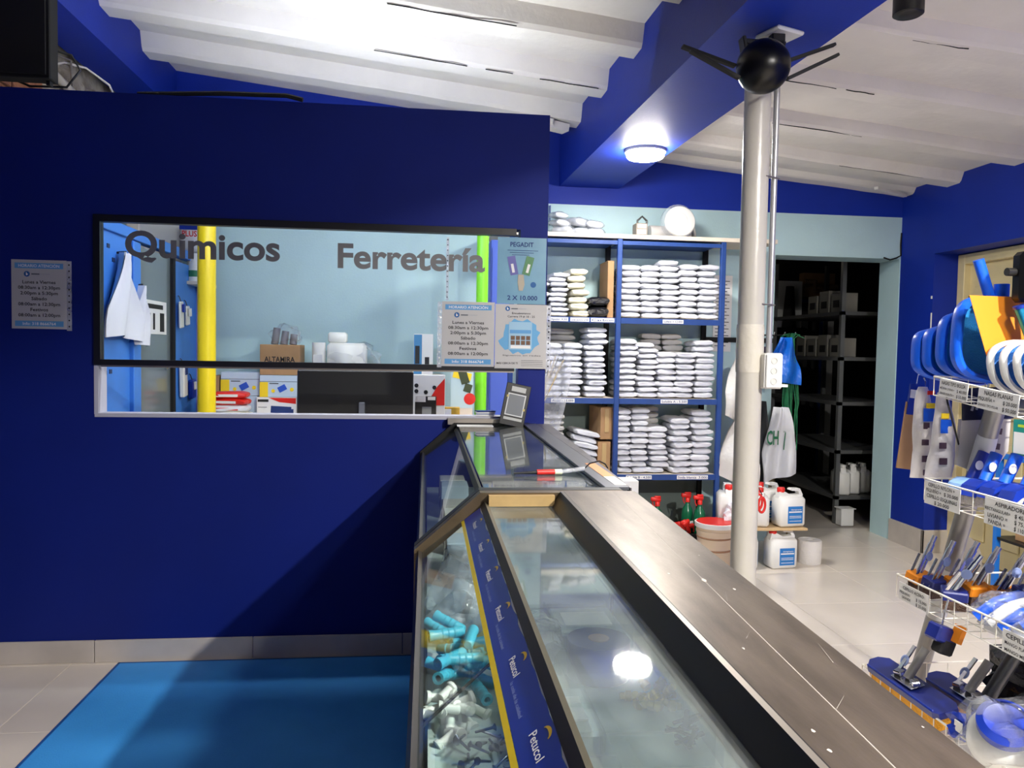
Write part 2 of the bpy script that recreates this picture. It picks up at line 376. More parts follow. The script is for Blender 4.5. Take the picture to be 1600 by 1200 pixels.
# ================================================================== LAMPS
GL_B = emis('lamp_glow', (255, 250, 242), L_BEAM)
GL_F = emis('added_spot_glow', (255, 250, 242), L_FRONT)
GL_B2 = emis('lamp_glow_near', (255, 250, 242), L_BEAM2)
GL_L = emis('fill_led_glow', (235, 250, 240), L_FILL_LED)
GL_R = emis('tube_glow', (244, 250, 255), L_ROOM)
def round_lamp(label, x, y, m):
    t = thing('ceiling_lamp', label, 'lamp', (x, y, 2.58), group=None)
    B().lathe([(.118, 0), (.12, -.008), (.117, -.016), (.108, -.018), (.106, -.012), (.0, -.01)], 40).build('housing', WHITE, t, True, True)
    B().lathe([(.108, -.012), (.108, -.036), (.100, -.046), (.0, -.049)], 40).build('diffuser', m, t, True, True)
    return t
round_lamp('lit round white lamp under the blue beam, near the back wall', 1.253, 4.42, GL_B)
round_lamp('lit round white lamp under the blue beam, nearest the viewer', 1.335, .95, GL_B2)
TY, TZ_ = 3.67, 2.30
t = thing('tube_lamp', 'white LED tube lamp on the inner side of the partition', 'lamp', (-.45, TY, TZ_))
B().cyl((-1.15, TY, TZ_), (.25, TY, TZ_), .017, 12).build('tube', GL_R, t, True)
for x in (-1.15, .25): B().bb(x-.012, x+.012, TY-.02, TY+.02, TZ_-.022, TZ_+.022).build('end_cap', WHITE, t)
for x in (-1.15, .25): B().bb(x-.006, x+.006, PY1, TY-.02, TZ_-.006, TZ_+.006).build('wall_arm', WHITE, t)
def spot(label, x, y, z, lens):
    t = thing('spotlight', label, 'spotlight', (x, y, z), group='black cylinder spotlights on the ceiling')
    B().lathe([(.052, 0), (.055, .001), (.055, .085), (.03, .1), (.0, .1)], 28).build('can', BLACK, t, True, True)
    B().lathe([(0, -.004), (.048, -.004), (.051, -.001)], 28).build('lens', lens, t, True, True)
    B().cyl((x, y, z+.09), (x, y, ZR(x)), .02, 12).build('stem', BLACK, t, True)
spot('black cylinder spotlight on the ceiling right of the blue beam', 1.80, 2.79, 2.70, BLACK)
spot('added lit black cylinder spotlight on the ceiling, out of view near the viewer', SPX, SPY, SPZ, GL_F)  # added out of view to brighten the partition and left floor

# ================================================================== POLE, BOX, CEILING DEVICE
t = thing('support_pole', 'white round steel pole standing under the blue beam', 'pole', (1.285, 2.95, 0))
B().cyl((1.285, 2.95, 0), (1.285, 2.95, 2.58), .051, 40).build('shaft', POLEW, t, True)
b = B(); rr = random.Random(3)
b.lathe([(.0525, 0), (.054, .02), (.053, .05), (.0545, .09), (.053, .14), (.0545, .17), (.0525, .19)], 32, Matrix.Translation((1.285, 2.95, 1.33))); b.build('tape_wrap', mat('clear_tape', (190, 185, 174), .25, bump=.2, bscale=30), t, True)
B().lathe([(.09, 0), (.09, .012), (.055, .02)], 32, Matrix.Translation((1.285, 2.95, 0))).build('foot_collar', ALU, t, True)
c = thing('conduit_pipe', 'thin grey conduit running up beside the white pole', 'pipe', (1.364, 2.95, 1.4))
B().cyl((1.364, 2.95, 1.40), (1.364, 2.95, 2.58), .012, 14).build('pipe', mat('conduit_grey', (170, 170, 172), .3, .5), c, True)
b = B()
for z in (1.6, 2.1): b.tube([(1.31, 2.905, z), (1.364, 2.932, z), (1.384, 2.95, z)], .003, 6)
b.build('clip', ALU, c)
t = thing('junction_box', 'white electrical junction box strapped to the pole', 'electrical box', (1.345, 2.89, 1.34))
B().bb(1.312, 1.385, 2.865, 2.94, 1.268, 1.408, .006).build('box', WHITE, t)
B().bb(1.316, 1.381, 2.858, 2.866, 1.273, 1.403, .003).build('cover', WHITE, t)
for z in (1.378, 1.338, 1.298):
    B().lathe([(.0135, 0), (.0135, .003), (.0105, .003), (.0105, .0005), (0, .0005)], 20, Matrix.Translation((1.346, 2.858, z)) @ Matrix.Rotation(math.pi/2, 4, 'X')).build('knockout', mat('knockout_grey', (190, 190, 186), .4), t, True)
B().bb(1.385, 1.42, 2.89, 2.94, 1.275, 1.285).build('lug', WHITE, t)
t = thing('ceiling_fan', 'black ball-shaped fan with four thin arms under the beam', 'fan', (1.2, 2.72, 2.42))
pl = B().box((1.272, 2.745, 2.572), (.13, .12, .016), (0, 0, .35), .006).build('mount_plate', WHITE, t)
b = B(); b.box((1.255, 2.73, 2.53), (.05, .04, .09), bev=.004); b.box((1.2, 2.73, 2.528), (.15, .05, .02), bev=.004); b.build('bracket', BLACK, t)
B().box((1.128, 2.72, 2.50), (.014, .045, .09), (0, -.2, 0), .003).build('yoke_arm', BLACK, t); B().box((1.262, 2.72, 2.49), (.014, .045, .09), (0, .2, 0), .003).build('yoke_arm', BLACK, t)
Mb = Matrix.Translation((1.193, 2.70, 2.438)) @ Matrix.Rotation(math.radians(-12), 4, 'X')
B().lathe([(0, -.093)]+[(.095*math.cos(a), .095*math.sin(a)) for a in [math.radians(q) for q in range(-75, 91, 11)]]+[(0, .095)], 36, Mb).build('ball', mat('fan_black', (6, 6, 7), .3, spec=.25), t, True)
for (p, q) in (((1.10, 2.72, 2.445), (.90, 2.74, 2.503)), ((1.105, 2.70, 2.392), (.92, 2.70, 2.478)), ((1.285, 2.72, 2.470), (1.478, 2.74, 2.545)), ((1.285, 2.70, 2.400), (1.476, 2.70, 2.497))):
    p = Vector(p); q = Vector(q); d = q-p; a = math.atan2(d.z, d.x)
    B().box((p+q)/2, (d.length, .024, .011), (0, -a, 0), .002).build('arm', BLACKM, t)

# ================================================================== DISPLAY COUNTERS
def counter(label, y0, y1, near):
    t = thing('display_counter', label, 'counter', (.24, (y0+y1)/2, 0), group='glass display counters')
    fm = BRONZE if near else DARKM
    zt = 1.066
    # base plinth and back
    B().bb(.0, .46, y0+.01, y1-.01, 0, .34, .004).build('plinth', mat('counter_plinth', (58, 56, 60), .5), t)
    B().bb(.452, .464, y0+.02, y1-.02, .34, 1.035).build('back_panel', mat('counter_back', (150, 160, 160), .3), t)
    # end frames: upright, slanted bar, top bar
    for ye, s in ((y0+.016, 1), (y1-.016, -1)):
        b = B(); P = [(-.022, .34), (.008, .34), (.008, .925), (.148, 1.044), (.472, 1.044), (.472, zt+.004), (.128, zt+.004), (-.022, .938)]
        b.prism(P, ye-.016, ye+.016); b.build('end_frame', fm, t)
        B().bb(.455, .475, ye-.014, ye+.014, .34, 1.04).build('rear_post', fm, t)
    # long rails
    b = B(); b.prism([(-.018, .915), (-.002, .905), (.002, .93), (-.012, .938)], y0+.03, y1-.03); b.build('front_rail', DARKM, t)
    b = B(); b.prism([(.128, 1.038), (.138, 1.034), (.147, 1.044), (.138, 1.05)], y0+.03, y1-.03); b.build('edge_rail', mat('dark_bronze', (74, 70, 56), .4, .5), t)
    # panes
    xr = .30 if near else .44
    zg = 1.040 if near else 1.060
    b = B(); b.bb(.146, xr, y0+.034, y1-.034, zg-.005, zg); b.build('top_pane', TOPGL, t)
    b = B(); b.prism([(-.004, .934), (.0, .930), (.137, 1.036), (.133, 1.040)], y0+.034, y1-.034); b.build('slanted_pane', CLEAR, t)
    b = B(); b.bb(-.012, -.007, y0+.034, y1-.034, .34, .91); b.build('front_panel', mat('counter_front', (34, 34, 38), .5), t)
    # shelves inside
    B().bb(.0, .45, y0+.04, y1-.04, .335, .345).build('floor_board', mat('counter_inner', (190, 196, 192), .5), t)
    B().bb(.01, .45, y0+.04, y1-.04, .772, .780).build('glass_shelf', mat('counter_shelf', (188, 200, 198), .3), t)
    return t
near = counter('near glass display counter with a scuffed steel top', .12, 1.79, True)
far = counter('far glass display counter against the blue partition', 1.795, 3.485, False)
# steel top of the near counter: two long plates with a dark side profile
def dv(y): return .355+(y-.12)*.0535
def re(y): return .437+(y-.12)*.0365
def plate(nm, f0, f1, z0, z1, m, y0=.12, y1=1.775):
    n = 6; b = B(); vs = []
    for i in range(n+1):
        y = y0+(y1-y0)*i/n; vs += [(f0(y), y, z0), (f1(y), y, z0), (f1(y), y, z1), (f0(y), y, z1)]
    fs = [(0, 1, 2, 3), (n*4+3, n*4+2, n*4+1, n*4)]
    for i in range(n):
        for q in range(4): fs.append((i*4+q, i*4+(q+1) % 4, i*4+4+(q+1) % 4, i*4+4+q))
    return b.add(vs, fs).build(nm, m, near)
plate('steel_plate', lambda y: .325, lambda y: dv(y)-.0012, 1.062, 1.071, STEELB)
plate('steel_plate', lambda y: dv(y)+.0012, re, 1.062, 1.0705, STEELB)
plate('plate_joint', lambda y: dv(y)-.004, lambda y: dv(y)+.004, 1.055, 1.0703, mat('pale_joint', (138, 131, 123), .6))
b = B(); b.prism([(.293, 1.036), (.294, 1.018), (.298, 1.018), (.300, 1.034), (.325, 1.0655), (.325, 1.072), (.316, 1.072)], .12, 1.76); b.build('side_profile', DARKM, near)
b = B(); b.prism([(.3155, 1.0725), (.322, 1.0735), (.3225, 1.072)], .12, 1.76); b.build('bright_edge', ALU, near)
b = B(); b.prism([(.30, 1.03), (.445, 1.03), (.45, 1.0615), (.325, 1.0615)], .12, 1.76); b.build('top_core', DARKM, near)
B().bb(.147, .30, 1.742, 1.758, 1.041, 1.066).build('end_board', mat('gold_board', (176, 148, 100), .45, var=.2, scale=20), near)
# dusty rim, scuffs and paint spots with shapes of their own on the plates
b = B(); rr = random.Random(11)
for i in range(12):
    y = rr.uniform(.5, 1.75); x = rr.uniform(.335, re(y)-.01); r = rr.uniform(.0006, .002)*(2.2 if i < 2 else 1); a = rr.uniform(0, 3)
    n = 9; pts = [(x+r*rr.uniform(.6, 1.2)*math.cos(k*2*math.pi/n), y+2.0*r*rr.uniform(.6, 1.2)*math.sin(k*2*math.pi/n), 1.0714) for k in range(n)]
    b.add(pts, [tuple(range(n))])
b.build('paint_spots', mat('dried_paint', (176, 169, 160), .7), near)['kind'] = 'stuff'
b = B()
for i in range(12):
    y = rr.uniform(.5, 1.75); x = rr.uniform(.33, re(y)-.01); a = rr.uniform(-.6, 1.2); l = rr.uniform(.01, .06)
    p = Vector((x, y, 1.0713)); d = Vector((math.cos(a)*.5, math.sin(a), 0))*l
    if p.x+d.x > re(p.y+d.y)-.004 or p.x+d.x < .328: continue
    n = Vector((-d.y, d.x, 0)).normalized()*.0003; b.add([p-n, p+d-n*.3, p+d+n*.3, p+n], [(0, 1, 2, 3)])
b.build('scratches', mat('scratch', (150, 143, 135), .6), near)['kind'] = 'stuff'
B().bb(.303, .309, .3, 1.7, 1.023, 1.029).build('fill_led', GL_L, near)  # added strip, tucked under the steel edge to light the goods
# advertising tape on the slanted pane
S0 = Vector((.133, 0, 1.0405)); SD = Vector((-.137, 0, -.106)).normalized(); SN = Vector((-SD.z, 0, SD.x)); SN = SN if SN.z > 0 else -SN
def sl(y, t, off=.0008): p = S0+SD*t+SN*off; return (p.x, y, p.z)
tp = thing('advert_tape', 'blue and yellow printed tape along the near counter glass edge', 'tape', (.11, .95, 1.03))
jag = [rr.uniform(-.002, .003) for _ in range(61)]
b = B(); b.sheet(lambda u, v: sl(.2+u*1.55, .004+.002+jag[int(round(u*60))]*(1-v)+v*.046), 60, 1); b.build('blue_band', mat('tape_blue', (28, 52, 150), .35), tp)
b = B(); b.sheet(lambda u, v: sl(.2+u*1.55, .0525+.008*v), 30, 1); b.build('yellow_band', mat('tape_yellow', (222, 196, 24), .4), tp)
b = B(); b.sheet(lambda u, v: sl(.2+u*1.55, .0005+v*(.0052+jag[int(round(u*60))]*.9), .0005), 60, 1); b.build('torn_edge', WHITEP, tp)
bt = B(); bl = B(); bg = B()
def along(b, s, y, t, h, w, bold=0.):
    vs, fs = text_mesh(s, bold); ax = min(v.x for v in vs); bx_ = max(v.x for v in vs); kx = w/(bx_-ax); k = h/.7
    b.add([sl(y-(v.x-ax)*kx, t-v.y*k, .0014) for v in vs], fs)
for k in range(9):
    y = 1.66-.185*k
    along(bt, 'Petucol', y, .034, .010, .052, .012)
    along(bl, 'la cola de la calidad', y-.058, .040, .005, .085)
    cres = [sl(y-.012+.012*math.cos(a)-.006, .016+.007*math.sin(a), .0014) for a in [math.radians(q) for q in range(180, 361, 20)]] + [sl(y-.012+.010*math.cos(a)-.006, .016+.003*math.sin(a), .0014) for a in [math.radians(q) for q in range(360, 179, -20)]]
    bg.add(cres, [tuple(range(len(cres)))])
bt.build('brand_lettering', WHITEP, tp)['kind'] = 'stuff'; bl.build('slogan_lettering', mat('pale_ink', (150, 165, 205), .6), tp)['kind'] = 'stuff'; bg.build('crescent_marks', mat('tape_gold', (222, 182, 40), .4), tp)['kind'] = 'stuff'

# far counter: dark aluminium strip right of the glass
b = B(); b.bb(.44, .50, 1.83, 3.45, 1.062, 1.070, .001); b.build('aluminium_strip', mat('dull_alu', (96, 98, 104), .35, .8), far)
b = B(); b.prism([(.503, 1.83), (.506, 1.83), (.56, 3.45), (.503, 3.45)], 1.055, 1.068, 'z'); b.build('aluminium_strip', mat('worn_alu', (112, 108, 110), .35, .8, var=.3, scale=9), far)
B().bb(.46, .502, 1.83, 3.45, .34, 1.055).build('rear_body', DARKM, far)
B().bb(.14, .30, 3.38, 3.45, 1.0605, 1.063).build('paper_strip', WHITEP, far)
B().bb(.10, .42, 3.455, 3.497, 1.062, 1.088).build('wall_strip', ALU, far)
# ================================================================== SHELVING WITH BAGS
SY = 5.12
u = thing('shelving_unit', 'blue steel shelving unit filled with bags by the pole', 'shelf', (1.29, 5.3, 0))
for x in (.56, 1.292, 2.02):
    B().bb(x-.017, x+.017, SY-.012, SY+.02, 0, 2.17, .003).build('front_post', SHELFB, u)
    B().bb(x-.017, x+.017, BY-.045, BY-.012, 0, 2.17, .003).build('rear_post', BLACKM if x > .6 else SHELFB, u)
for k, z in enumerate((.56, 1.083, 1.630, 2.150)):
    for x0, x1 in ((.58, 1.274), (1.31, 2.002)):
        sh = B().bb(x0, x1, SY+.004, BY-.02, z-.004, z+.004).build('shelf_board', WOODW if z < 2 else SHELFB, u)
        B().bb(x0, x1, SY-.010, SY+.004, z-.034 if z < 2.1 else z-.022, z+.004).build('front_rail', SHELFB, sh)
B().bb(1.31, 2.0, BY-.03, BY-.022, .12, .55).build('rear_board', mat('grey_green_board', (96, 108, 104), .7), u)
B().bb(.58, 1.27, BY-.03, BY-.022, .58, 1.05).build('rear_board', mat('grey_green_board2', (110, 124, 120), .7), u)
tp_ = thing('top_plank', 'long pale plank lying on top of the blue shelving', 'plank', (1.5, 5.25, 2.16))
B().bb(.42, 2.40, SY-.02, BY-.03, 2.168, 2.196, .002).build('board', WOODW, tp_)
bj = thing('wall_bracket', 'white corner bracket where the plank passes the pole', 'bracket', (2.38, 5.3, 2.15))
B().bb(2.30, 2.42, BY-.02, BY-.002, 2.12, 2.164).build('arm', WHITE, bj)

# -- bag shapes
def bag_mesh(name, m, w, h, d, seed, flat=.55, nu=16, nv=20):
    """filled plastic bag lying flat: pillow section, pinched seams at the ends, creases"""
    r = random.Random(seed); ph = [r.uniform(0, 6.28) for _ in range(8)]; b = B(); vs = []
    def pt(a, v):
        # a around the section, v along the depth 0..1
        e = min(v, 1-v)*2; full = .52+.48*min(1, e*4.5)**.6
        ca, sa = math.cos(a), math.sin(a)
        sx = math.copysign(abs(ca)**.6, ca); sz = math.copysign(abs(sa)**flat, sa)
        wob = 1+.035*math.sin(3*a+ph[0]+v*5)+.03*math.sin(7*v*3.1+ph[1])
        xx = sx*w/2*(.94+.06*full)*(1+.02*math.sin(v*14+ph[2]))
        zz = sz*h/2*full*wob*(1-.10*abs(ca)**6)
        yy = (v-.5)*d+.012*math.sin(2*a+ph[3])*(.3+abs(v-.5))
        zz += .0025*math.sin(xx*90+ph[4])*math.sin(yy*60+ph[5])
        return (xx, yy, zz)
    for j in range(nv+1):
        v = j/nv
        for i in range(nu): vs.append(pt(2*math.pi*i/nu, v))
    fs = [tuple(range(nu)), tuple(range(nv*nu+nu-1, nv*nu-1, -1))]
    for j in range(nv):
        for i in range(nu): fs.append((j*nu+i, j*nu+(i+1) % nu, (j+1)*nu+(i+1) % nu, (j+1)*nu+i))
    b.add(vs, fs); return b.mesh(name, m, True)
def bag_set(m, w, h, d, n, key, flat=.55): return [bag_mesh('powder_bag', m, w, h, d, key*100+k, flat) for k in range(n)]
ORD = ['bottom', 'second', 'third', 'fourth', 'fifth', 'sixth', 'seventh', 'eighth', 'ninth', 'tenth', 'eleventh', 'twelfth', 'thirteenth']
def column(bay, colname, tone, x, w, z0, n, h, m, key, d=.27, y=None, jx=.009, ja=.10, sq=.55, tilt=0., gy=0.):
    ms = bag_set(m, w*.985, h*1.0, d, 3, key, sq); r = random.Random(key)
    for k in range(n):
        o = bpy.data.objects.new('powder_bag', r.choice(ms)); COL.objects.link(o)
        yy = (SY+.02+d/2 if y is None else y+d/2)+r.uniform(0, .016)+gy*k
        o.location = (x+r.uniform(-jx, jx), yy, z0+h*(k+.5)+.002)
        o.rotation_euler = (r.uniform(-.015, .015), tilt+r.uniform(-.02, .02), r.uniform(-ja, ja)); o.scale = (1, 1, r.uniform(.93, 1.03))
        lay = 'lowest' if k == 0 else ('topmost' if k == n-1 else ORD[k]+' from below')
        tag(o, '%s bag in %s shelf bay, %s column, %s' % (tone, bay, colname, lay), 'bag', 'bags stacked in the %s shelf bay' % bay)
Z1, Z2, Z3 = 1.634, 1.087, .564
cn = ['leftmost', 'second', 'middle', 'fourth', 'rightmost']
# upper right bay
for i, (n, h) in enumerate(((9, .0405), (9, .0405), (10, .0405), (9, .0425), (9, .0425))):
    column('upper right', cn[i], 'white', 1.385+.136*i, .136, Z1, n, h, BAGW, 10+i)
# middle right bay
for i, (n, h, m, to) in enumerate(((10, .0405, BAGW, 'white'), (10, .0385, BAGW, 'white'), (8, .040, BAGW, 'white'), (8, .040, BAGW, 'white'), (10, .0405, BAGW, 'white'))):
    column('middle right', cn[i], to, 1.375+.137*i, .137, Z2, n, h, m, 20+i)
column('middle right', 'hind middle', 'grey', 1.60, .15, Z2, 11, .041, BAGG, 26, d=.1, y=SY+.24)
column('middle right', 'hind fourth', 'grey', 1.76, .15, Z2, 11, .041, BAGG, 27, d=.1, y=SY+.24)
# lower right bay
for i, (x, w, n, h, m, to) in enumerate(((1.36, .10, 11, .0405, BAGW, 'white'), (1.475, .125, 11, .0410, BAGW, 'white'), (1.605, .13, 8, .0405, BAGW, 'white'), (1.765, .14, 9, .043, BAGW, 'white'), (1.915, .14, 10, .044, BAGW, 'white'))):
    column('lower right', cn[i], to, x, w, Z3, n, h, m, 30+i)
column('lower right', 'hind middle', 'grey', 1.62, .12, Z3, 11, .0405, BAGG, 36, d=.08, y=SY+.26)
# upper left bay
column('upper left', 'white left', 'white', .885, .12, Z1, 9, .0335, BAGW, 40)
column('upper left', 'cream', 'cream', 1.02, .125, Z1, 7, .047, BAGC, 41, ja=.15)
column('upper left', 'black', 'black plastic', 1.165, .15, Z1, 2, .072, BAGK, 42, sq=.7)
column('upper left', 'white hidden', 'white', .75, .12, Z1, 8, .0335, BAGW, 43)
# middle left bay
column('middle left', 'left', 'white', .86, .12, Z2, 9, .041, BAGW, 44)
column('middle left', 'centre', 'white', .99, .13, Z2, 9, .041, BAGW, 45)
column('middle left', 'right', 'white', 1.15, .14, Z2, 12, .040, BAGW, 46)
column('middle left', 'hind', 'grey', .95, .2, Z2, 11, .043, BAGG, 47, d=.1, y=SY+.24)
# lower left bay
column('lower left', 'left', 'grey', .88, .15, Z3, 10, .041, BAGG, 48)
column('lower left', 'right', 'white', 1.09, .18, Z3, 7, .042, BAGW, 49, tilt=.22)
# cardboard in the left bays
t = thing('cardboard_box', 'tall flat cardboard box in the upper left shelf bay', 'box', (1.245, 5.3, Z1))
B().bb(1.225, 1.268, SY+.05, SY+.30, Z1, 2.02, .002).build('carton', CARD, t)
B().bb(1.222, 1.270, SY+.05, SY+.30, 2.02, 2.024).build('flap', CARD, t)
for k, (z, a) in enumerate(((Z3, .0), (.80, .12))):
    t = thing('cardboard_box', ('lower brown carton beside the bags in the lower left bay', 'upper brown carton beside the bags in the lower left bay')[k], 'box', (1.225, 5.28, z), rz=a, group='cartons in the lower left bay')
    B().box((0, 0, .11), (.09, .24, .22), bev=.002).build('carton', CARD, t, local=True)
    B().box((0, -.122, .13), (.03, .004, .16)).build('tape', mat('parcel_tape', (190, 160, 110), .3), t, local=True)
# price strips on the shelf rails
def price(txt, x0, x1, z, label):
    t = thing('price_strip', label, 'label', ((x0+x1)/2, SY-.012, z), group='price strips on the shelving')
    B().bb(x0, x1, SY-.0145, SY-.0105, z-.013, z+.013).build('card', WHITEP, t)
    b = B(); put_text(b, txt, x0+.006, x1-.006, z, .015, .012, y=SY-.0152); b.build('lettering', INKB, t)
price('Hipoclor  4.500', .82, .945, Z1-.018, 'white price strip reading 4.500 under the white bags')
price('Soda caustica  6.500', .96, 1.09, Z1-.018, 'white price strip under the cream bags')
price('Carbon', 1.10, 1.262, Z1-.018, 'white price strip under the black bags')
price('Sulfato = 12.000', 1.60, 1.745, Z1-.018, 'white price strip reading 12.000 under the upper right bay')
price('Acido - 12.000', .84, 1.0, Z2-.018, 'white price strip reading 12.000 under the middle left bay')
price('Soluble A - 5.500', 1.60, 1.79, Z2-.018, 'white price strip reading 5.500 under the middle right bay')
price('Soluble B - 4.500', 1.37, 1.55, Z3-.018, 'white price strip reading 4.500 at the lower right bay, left')
price('Soda blanca  3.000', 1.73, 1.95, Z3-.018, 'white price strip at the lower right bay, right end')
# hanging clear bag of sticks at the partition end
t = thing('stick_bag', 'clear plastic bag of thin sticks beside the partition end', 'bag', (.72, 4.6, 1.2))
rr = random.Random(5)
for k in range(12):
    x = .63+rr.uniform(-.03, .05); y = 4.62+rr.uniform(-.05, .05)
    B().tube([(x, y, .0), (x+rr.uniform(0, .03), y, 1.05), (x+.05+rr.uniform(0, .11), y, 1.36+rr.uniform(-.06, .02))], .0035, 5).build('stick', mat('straw', (196, 172, 118), .6) if k % 4 else BLACK, t, True)
B().sheet(lambda u_, v: (.60+.10*u_+v*.16*u_+.02*math.sin(v*9), 4.55+.03*math.sin(u_*9+v*3), .02+v*1.40), 12, 20).build('film', FILMW, t, True)

# ---- on top of the shelving
rr = random.Random(9)
TZ = 2.196
spots = [(.93, 0, .13, .07, .9), (1.05, 0, .12, .06, .8), (1.16, 0, .12, .06, -.3), (.90, .06, .11, .05, .3), (1.02, .065, .12, .06, .5), (1.13, .055, .13, .055, .1), (.89, .115, .1, .045, .2)]
for k, (x, dz, w, h, a) in enumerate(spots):
    lab = ['round clear bag of white powder at the left front of the top pile', 'clear bag of white powder at the middle front of the top pile', 'clear bag of white powder at the right front of the top pile', 'clear bag of white powder in the upper left of the top pile', 'clear bag of white powder in the upper middle of the top pile', 'clear bag of white powder in the upper right of the top pile', 'topmost clear bag of white powder on the top plank pile'][k]
    t = thing('sachet_bag', lab, 'bag', (x, 5.27, TZ+dz+h/2), group='clear bags piled on the top plank')
    me = bag_mesh('powder', BAGW, w*.9, h*.86, .13, 700+k, .8); o = bpy.data.objects.new('powder', me); COL.objects.link(o); o.parent = t; o.rotation_euler = (.1, .1, a)
    me = bag_mesh('film', FILM, w, h, .17, 720+k, .8); o = bpy.data.objects.new('film', me); COL.objects.link(o); o.parent = t; o.rotation_euler = (.1, .1, a)
t = thing('small_carton', 'small grey carton with a dark peaked handle on the plank', 'box', (1.47, 5.3, TZ))
B().bb(1.43, 1.51, 5.22, 5.32, TZ, TZ+.10, .002).build('body', mat('grey_carton', (150, 142, 130), .7), t)
B().tube([(1.437, 5.22, TZ+.10), (1.437, 5.22, TZ+.115), (1.47, 5.22, TZ+.145), (1.503, 5.22, TZ+.115), (1.503, 5.22, TZ+.10)], .007, 6).build('handle', BLACK, t)
b = B(); b.bb(1.44, 1.50, 5.217, 5.22, TZ+.065, TZ+.092); b.bb(1.437, 1.50, 5.217, 5.22, TZ+.025, TZ+.055); b.build('stickers', WHITEP, t)
t = thing('round_sieve', 'white round disc pack in clear plastic leaning on the plank', 'disc', (1.72, 5.24, TZ))
Md = Matrix.Translation((1.722, 5.19, TZ+.108)) @ Matrix.Rotation(math.radians(80), 4, 'X')
B().lathe([(0, 0), (.098, 0), (.106, .008), (.106, .03), (.1, .036), (0, .036)], 40, Md).build('disc', WHITE, t, True)
b = B()
for k in range(3): b.box((1.722-.012+.014*k, 5.185-.016+.002*k, TZ+.108-.012+.014*k), (.09, .002, .003), (0, -.7, 0))
b.build('print_lines', mat('grey_ink', (90, 90, 92), .7), t)
B().lathe([(.05, -.01), (.12, 0), (.118, .04), (.03, .05)], 30, Md @ Matrix.Translation((-.01, 0, -.01))).build('film', FILM, t, True)
t = thing('paper_roll', 'white roll standing behind the round disc on the plank', 'roll', (1.72, 5.36, TZ))
B().cyl((1.56, 5.36, TZ+.055), (1.86, 5.38, TZ+.055), .054, 28).build('roll', mat('roll_white', (205, 202, 200), .6), t, True)
B().lathe([(.075, 0), (.078, .012), (.0, .014)], 28, Matrix.Translation((1.865, 5.37, TZ+.08)) @ Matrix.Rotation(math.radians(75), 4, 'Y')).build('end_disc', WHITE, t, True)

# ---- floor level under the shelving
def bottle(x, y, z, label, h=.16, r=.042, mm=GREEN):
    t = thing('spray_bottle', label, 'bottle', (x, y, z), group='green spray bottles under the shelving')
    B().lathe([(0, 0), (r*.95, 0), (r, .006), (r, h*.6), (r*.8, h*.8), (.016, h*.92), (.014, h)], 24).build('body', mm, t, True, True)
    hd = B(); hd.lathe([(.017, h), (.017, h+.025), (.012, h+.03)], 16); hd.box((-.012, 0, h+.045), (.07, .022, .028), (0, .1, 0), .005); hd.box((.0, 0, h+.062), (.045, .02, .014), bev=.004)
    hd.build('trigger_head', RED, t, True, True)
    B().tube([(-.035, 0, h+.036), (-.033, 0, h+.012), (-.022, 0, h-.01)], .004, 6).build('trigger', RED, t, local=True)
    B().bb(-r*.72, r*.72, -r*1.02, -r*.72, h*.22, h*.42, .003).build('label_card', WHITEP, t, local=True)
    return t
base = thing('plastic_crate', 'low dark crate of red sprayer parts under the shelving', 'crate', (1.72, 5.2, .13))
b = B(); b.bb(1.36, 2.0, 5.0, 5.4, .13, .14); b.bb(1.36, 2.0, 5.0, 5.012, .13, .175); b.bb(1.36, 1.372, 5.0, 5.4, .13, .175); b.bb(1.988, 2.0, 5.0, 5.4, .13, .175); b.bb(1.36, 2.0, 5.388, 5.4, .13, .175); b.build('tray', BLACKM, base)
for x in (1.4, 1.95): B().bb(x, x+.03, 5.02, 5.38, 0, .13).build('foot', BLACKM, base)
bottle(1.60, 5.12, .145, 'green spray bottle standing left in the dark crate', .20)
bottle(1.83, 5.16, .145, 'green spray bottle behind the labelled one in the crate', .22)
bottle(1.885, 5.07, .145, 'green spray bottle with white label, front right in the crate', .22)
rr = random.Random(21)
for k in range(9):
    x = 1.64+.035*k+rr.uniform(-.01, .01); 
    if 1.84 < x < 1.93: x += .09
    t = thing('sprayer_head', 'red trigger sprayer head loose in the dark crate', 'sprayer', (min(x, 1.96), 5.045+rr.uniform(-.01, .01), .195+rr.uniform(0, .05)), rot=(rr.uniform(-.5, .5), rr.uniform(-.6, .6), rr.uniform(-1, 1)), group='loose red sprayer heads')
    h = B(); h.box((0, 0, 0), (.07, .024, .03), bev=.006); h.cyl((-.01, 0, -.01), (-.01, 0, -.045), .015, 12); h.build('body', RED, t, True, True)
    B().tube([(.026, 0, -.012), (.03, 0, -.03), (.024, 0, -.045)], .005, 6).build('lever', RED, t, local=True)
def tub(x, y, label, r=.085, h=.30, m=WHITE, z=0.):
    t = thing('white_tub', label, 'tub', (x, y, z), group='white tubs under the shelving')
    B().lathe([(0, 0), (r*.88, 0), (r, h*.92), (r*1.04, h*.92), (r*1.04, h), (r*.96, h), (r*.93, h*.3), (0, h*.25)], 28).build('body', m, t, True, True); return t
tub(1.40, 4.78, 'white tub left of the green bottles, behind the counter', .06, .40)
tub(1.52, 4.84, 'white tub nearest the green bottles, behind the counter', .06, .33)
t = thing('white_carton', 'white printed carton standing behind the counter end', 'box', (1.25, 4.72, 0))
B().bb(1.20, 1.33, 4.65, 4.8, 0, .60, .003).build('carton', WHITEP, t)
b = B(); b.bb(1.23, 1.31, 4.646, 4.65, .44, .445); b.bb(1.22, 1.26, 4.646, 4.65, .50, .503); b.bb(1.21, 1.32, 4.646, 4.65, .33, .337); b.build('print', INK, t)
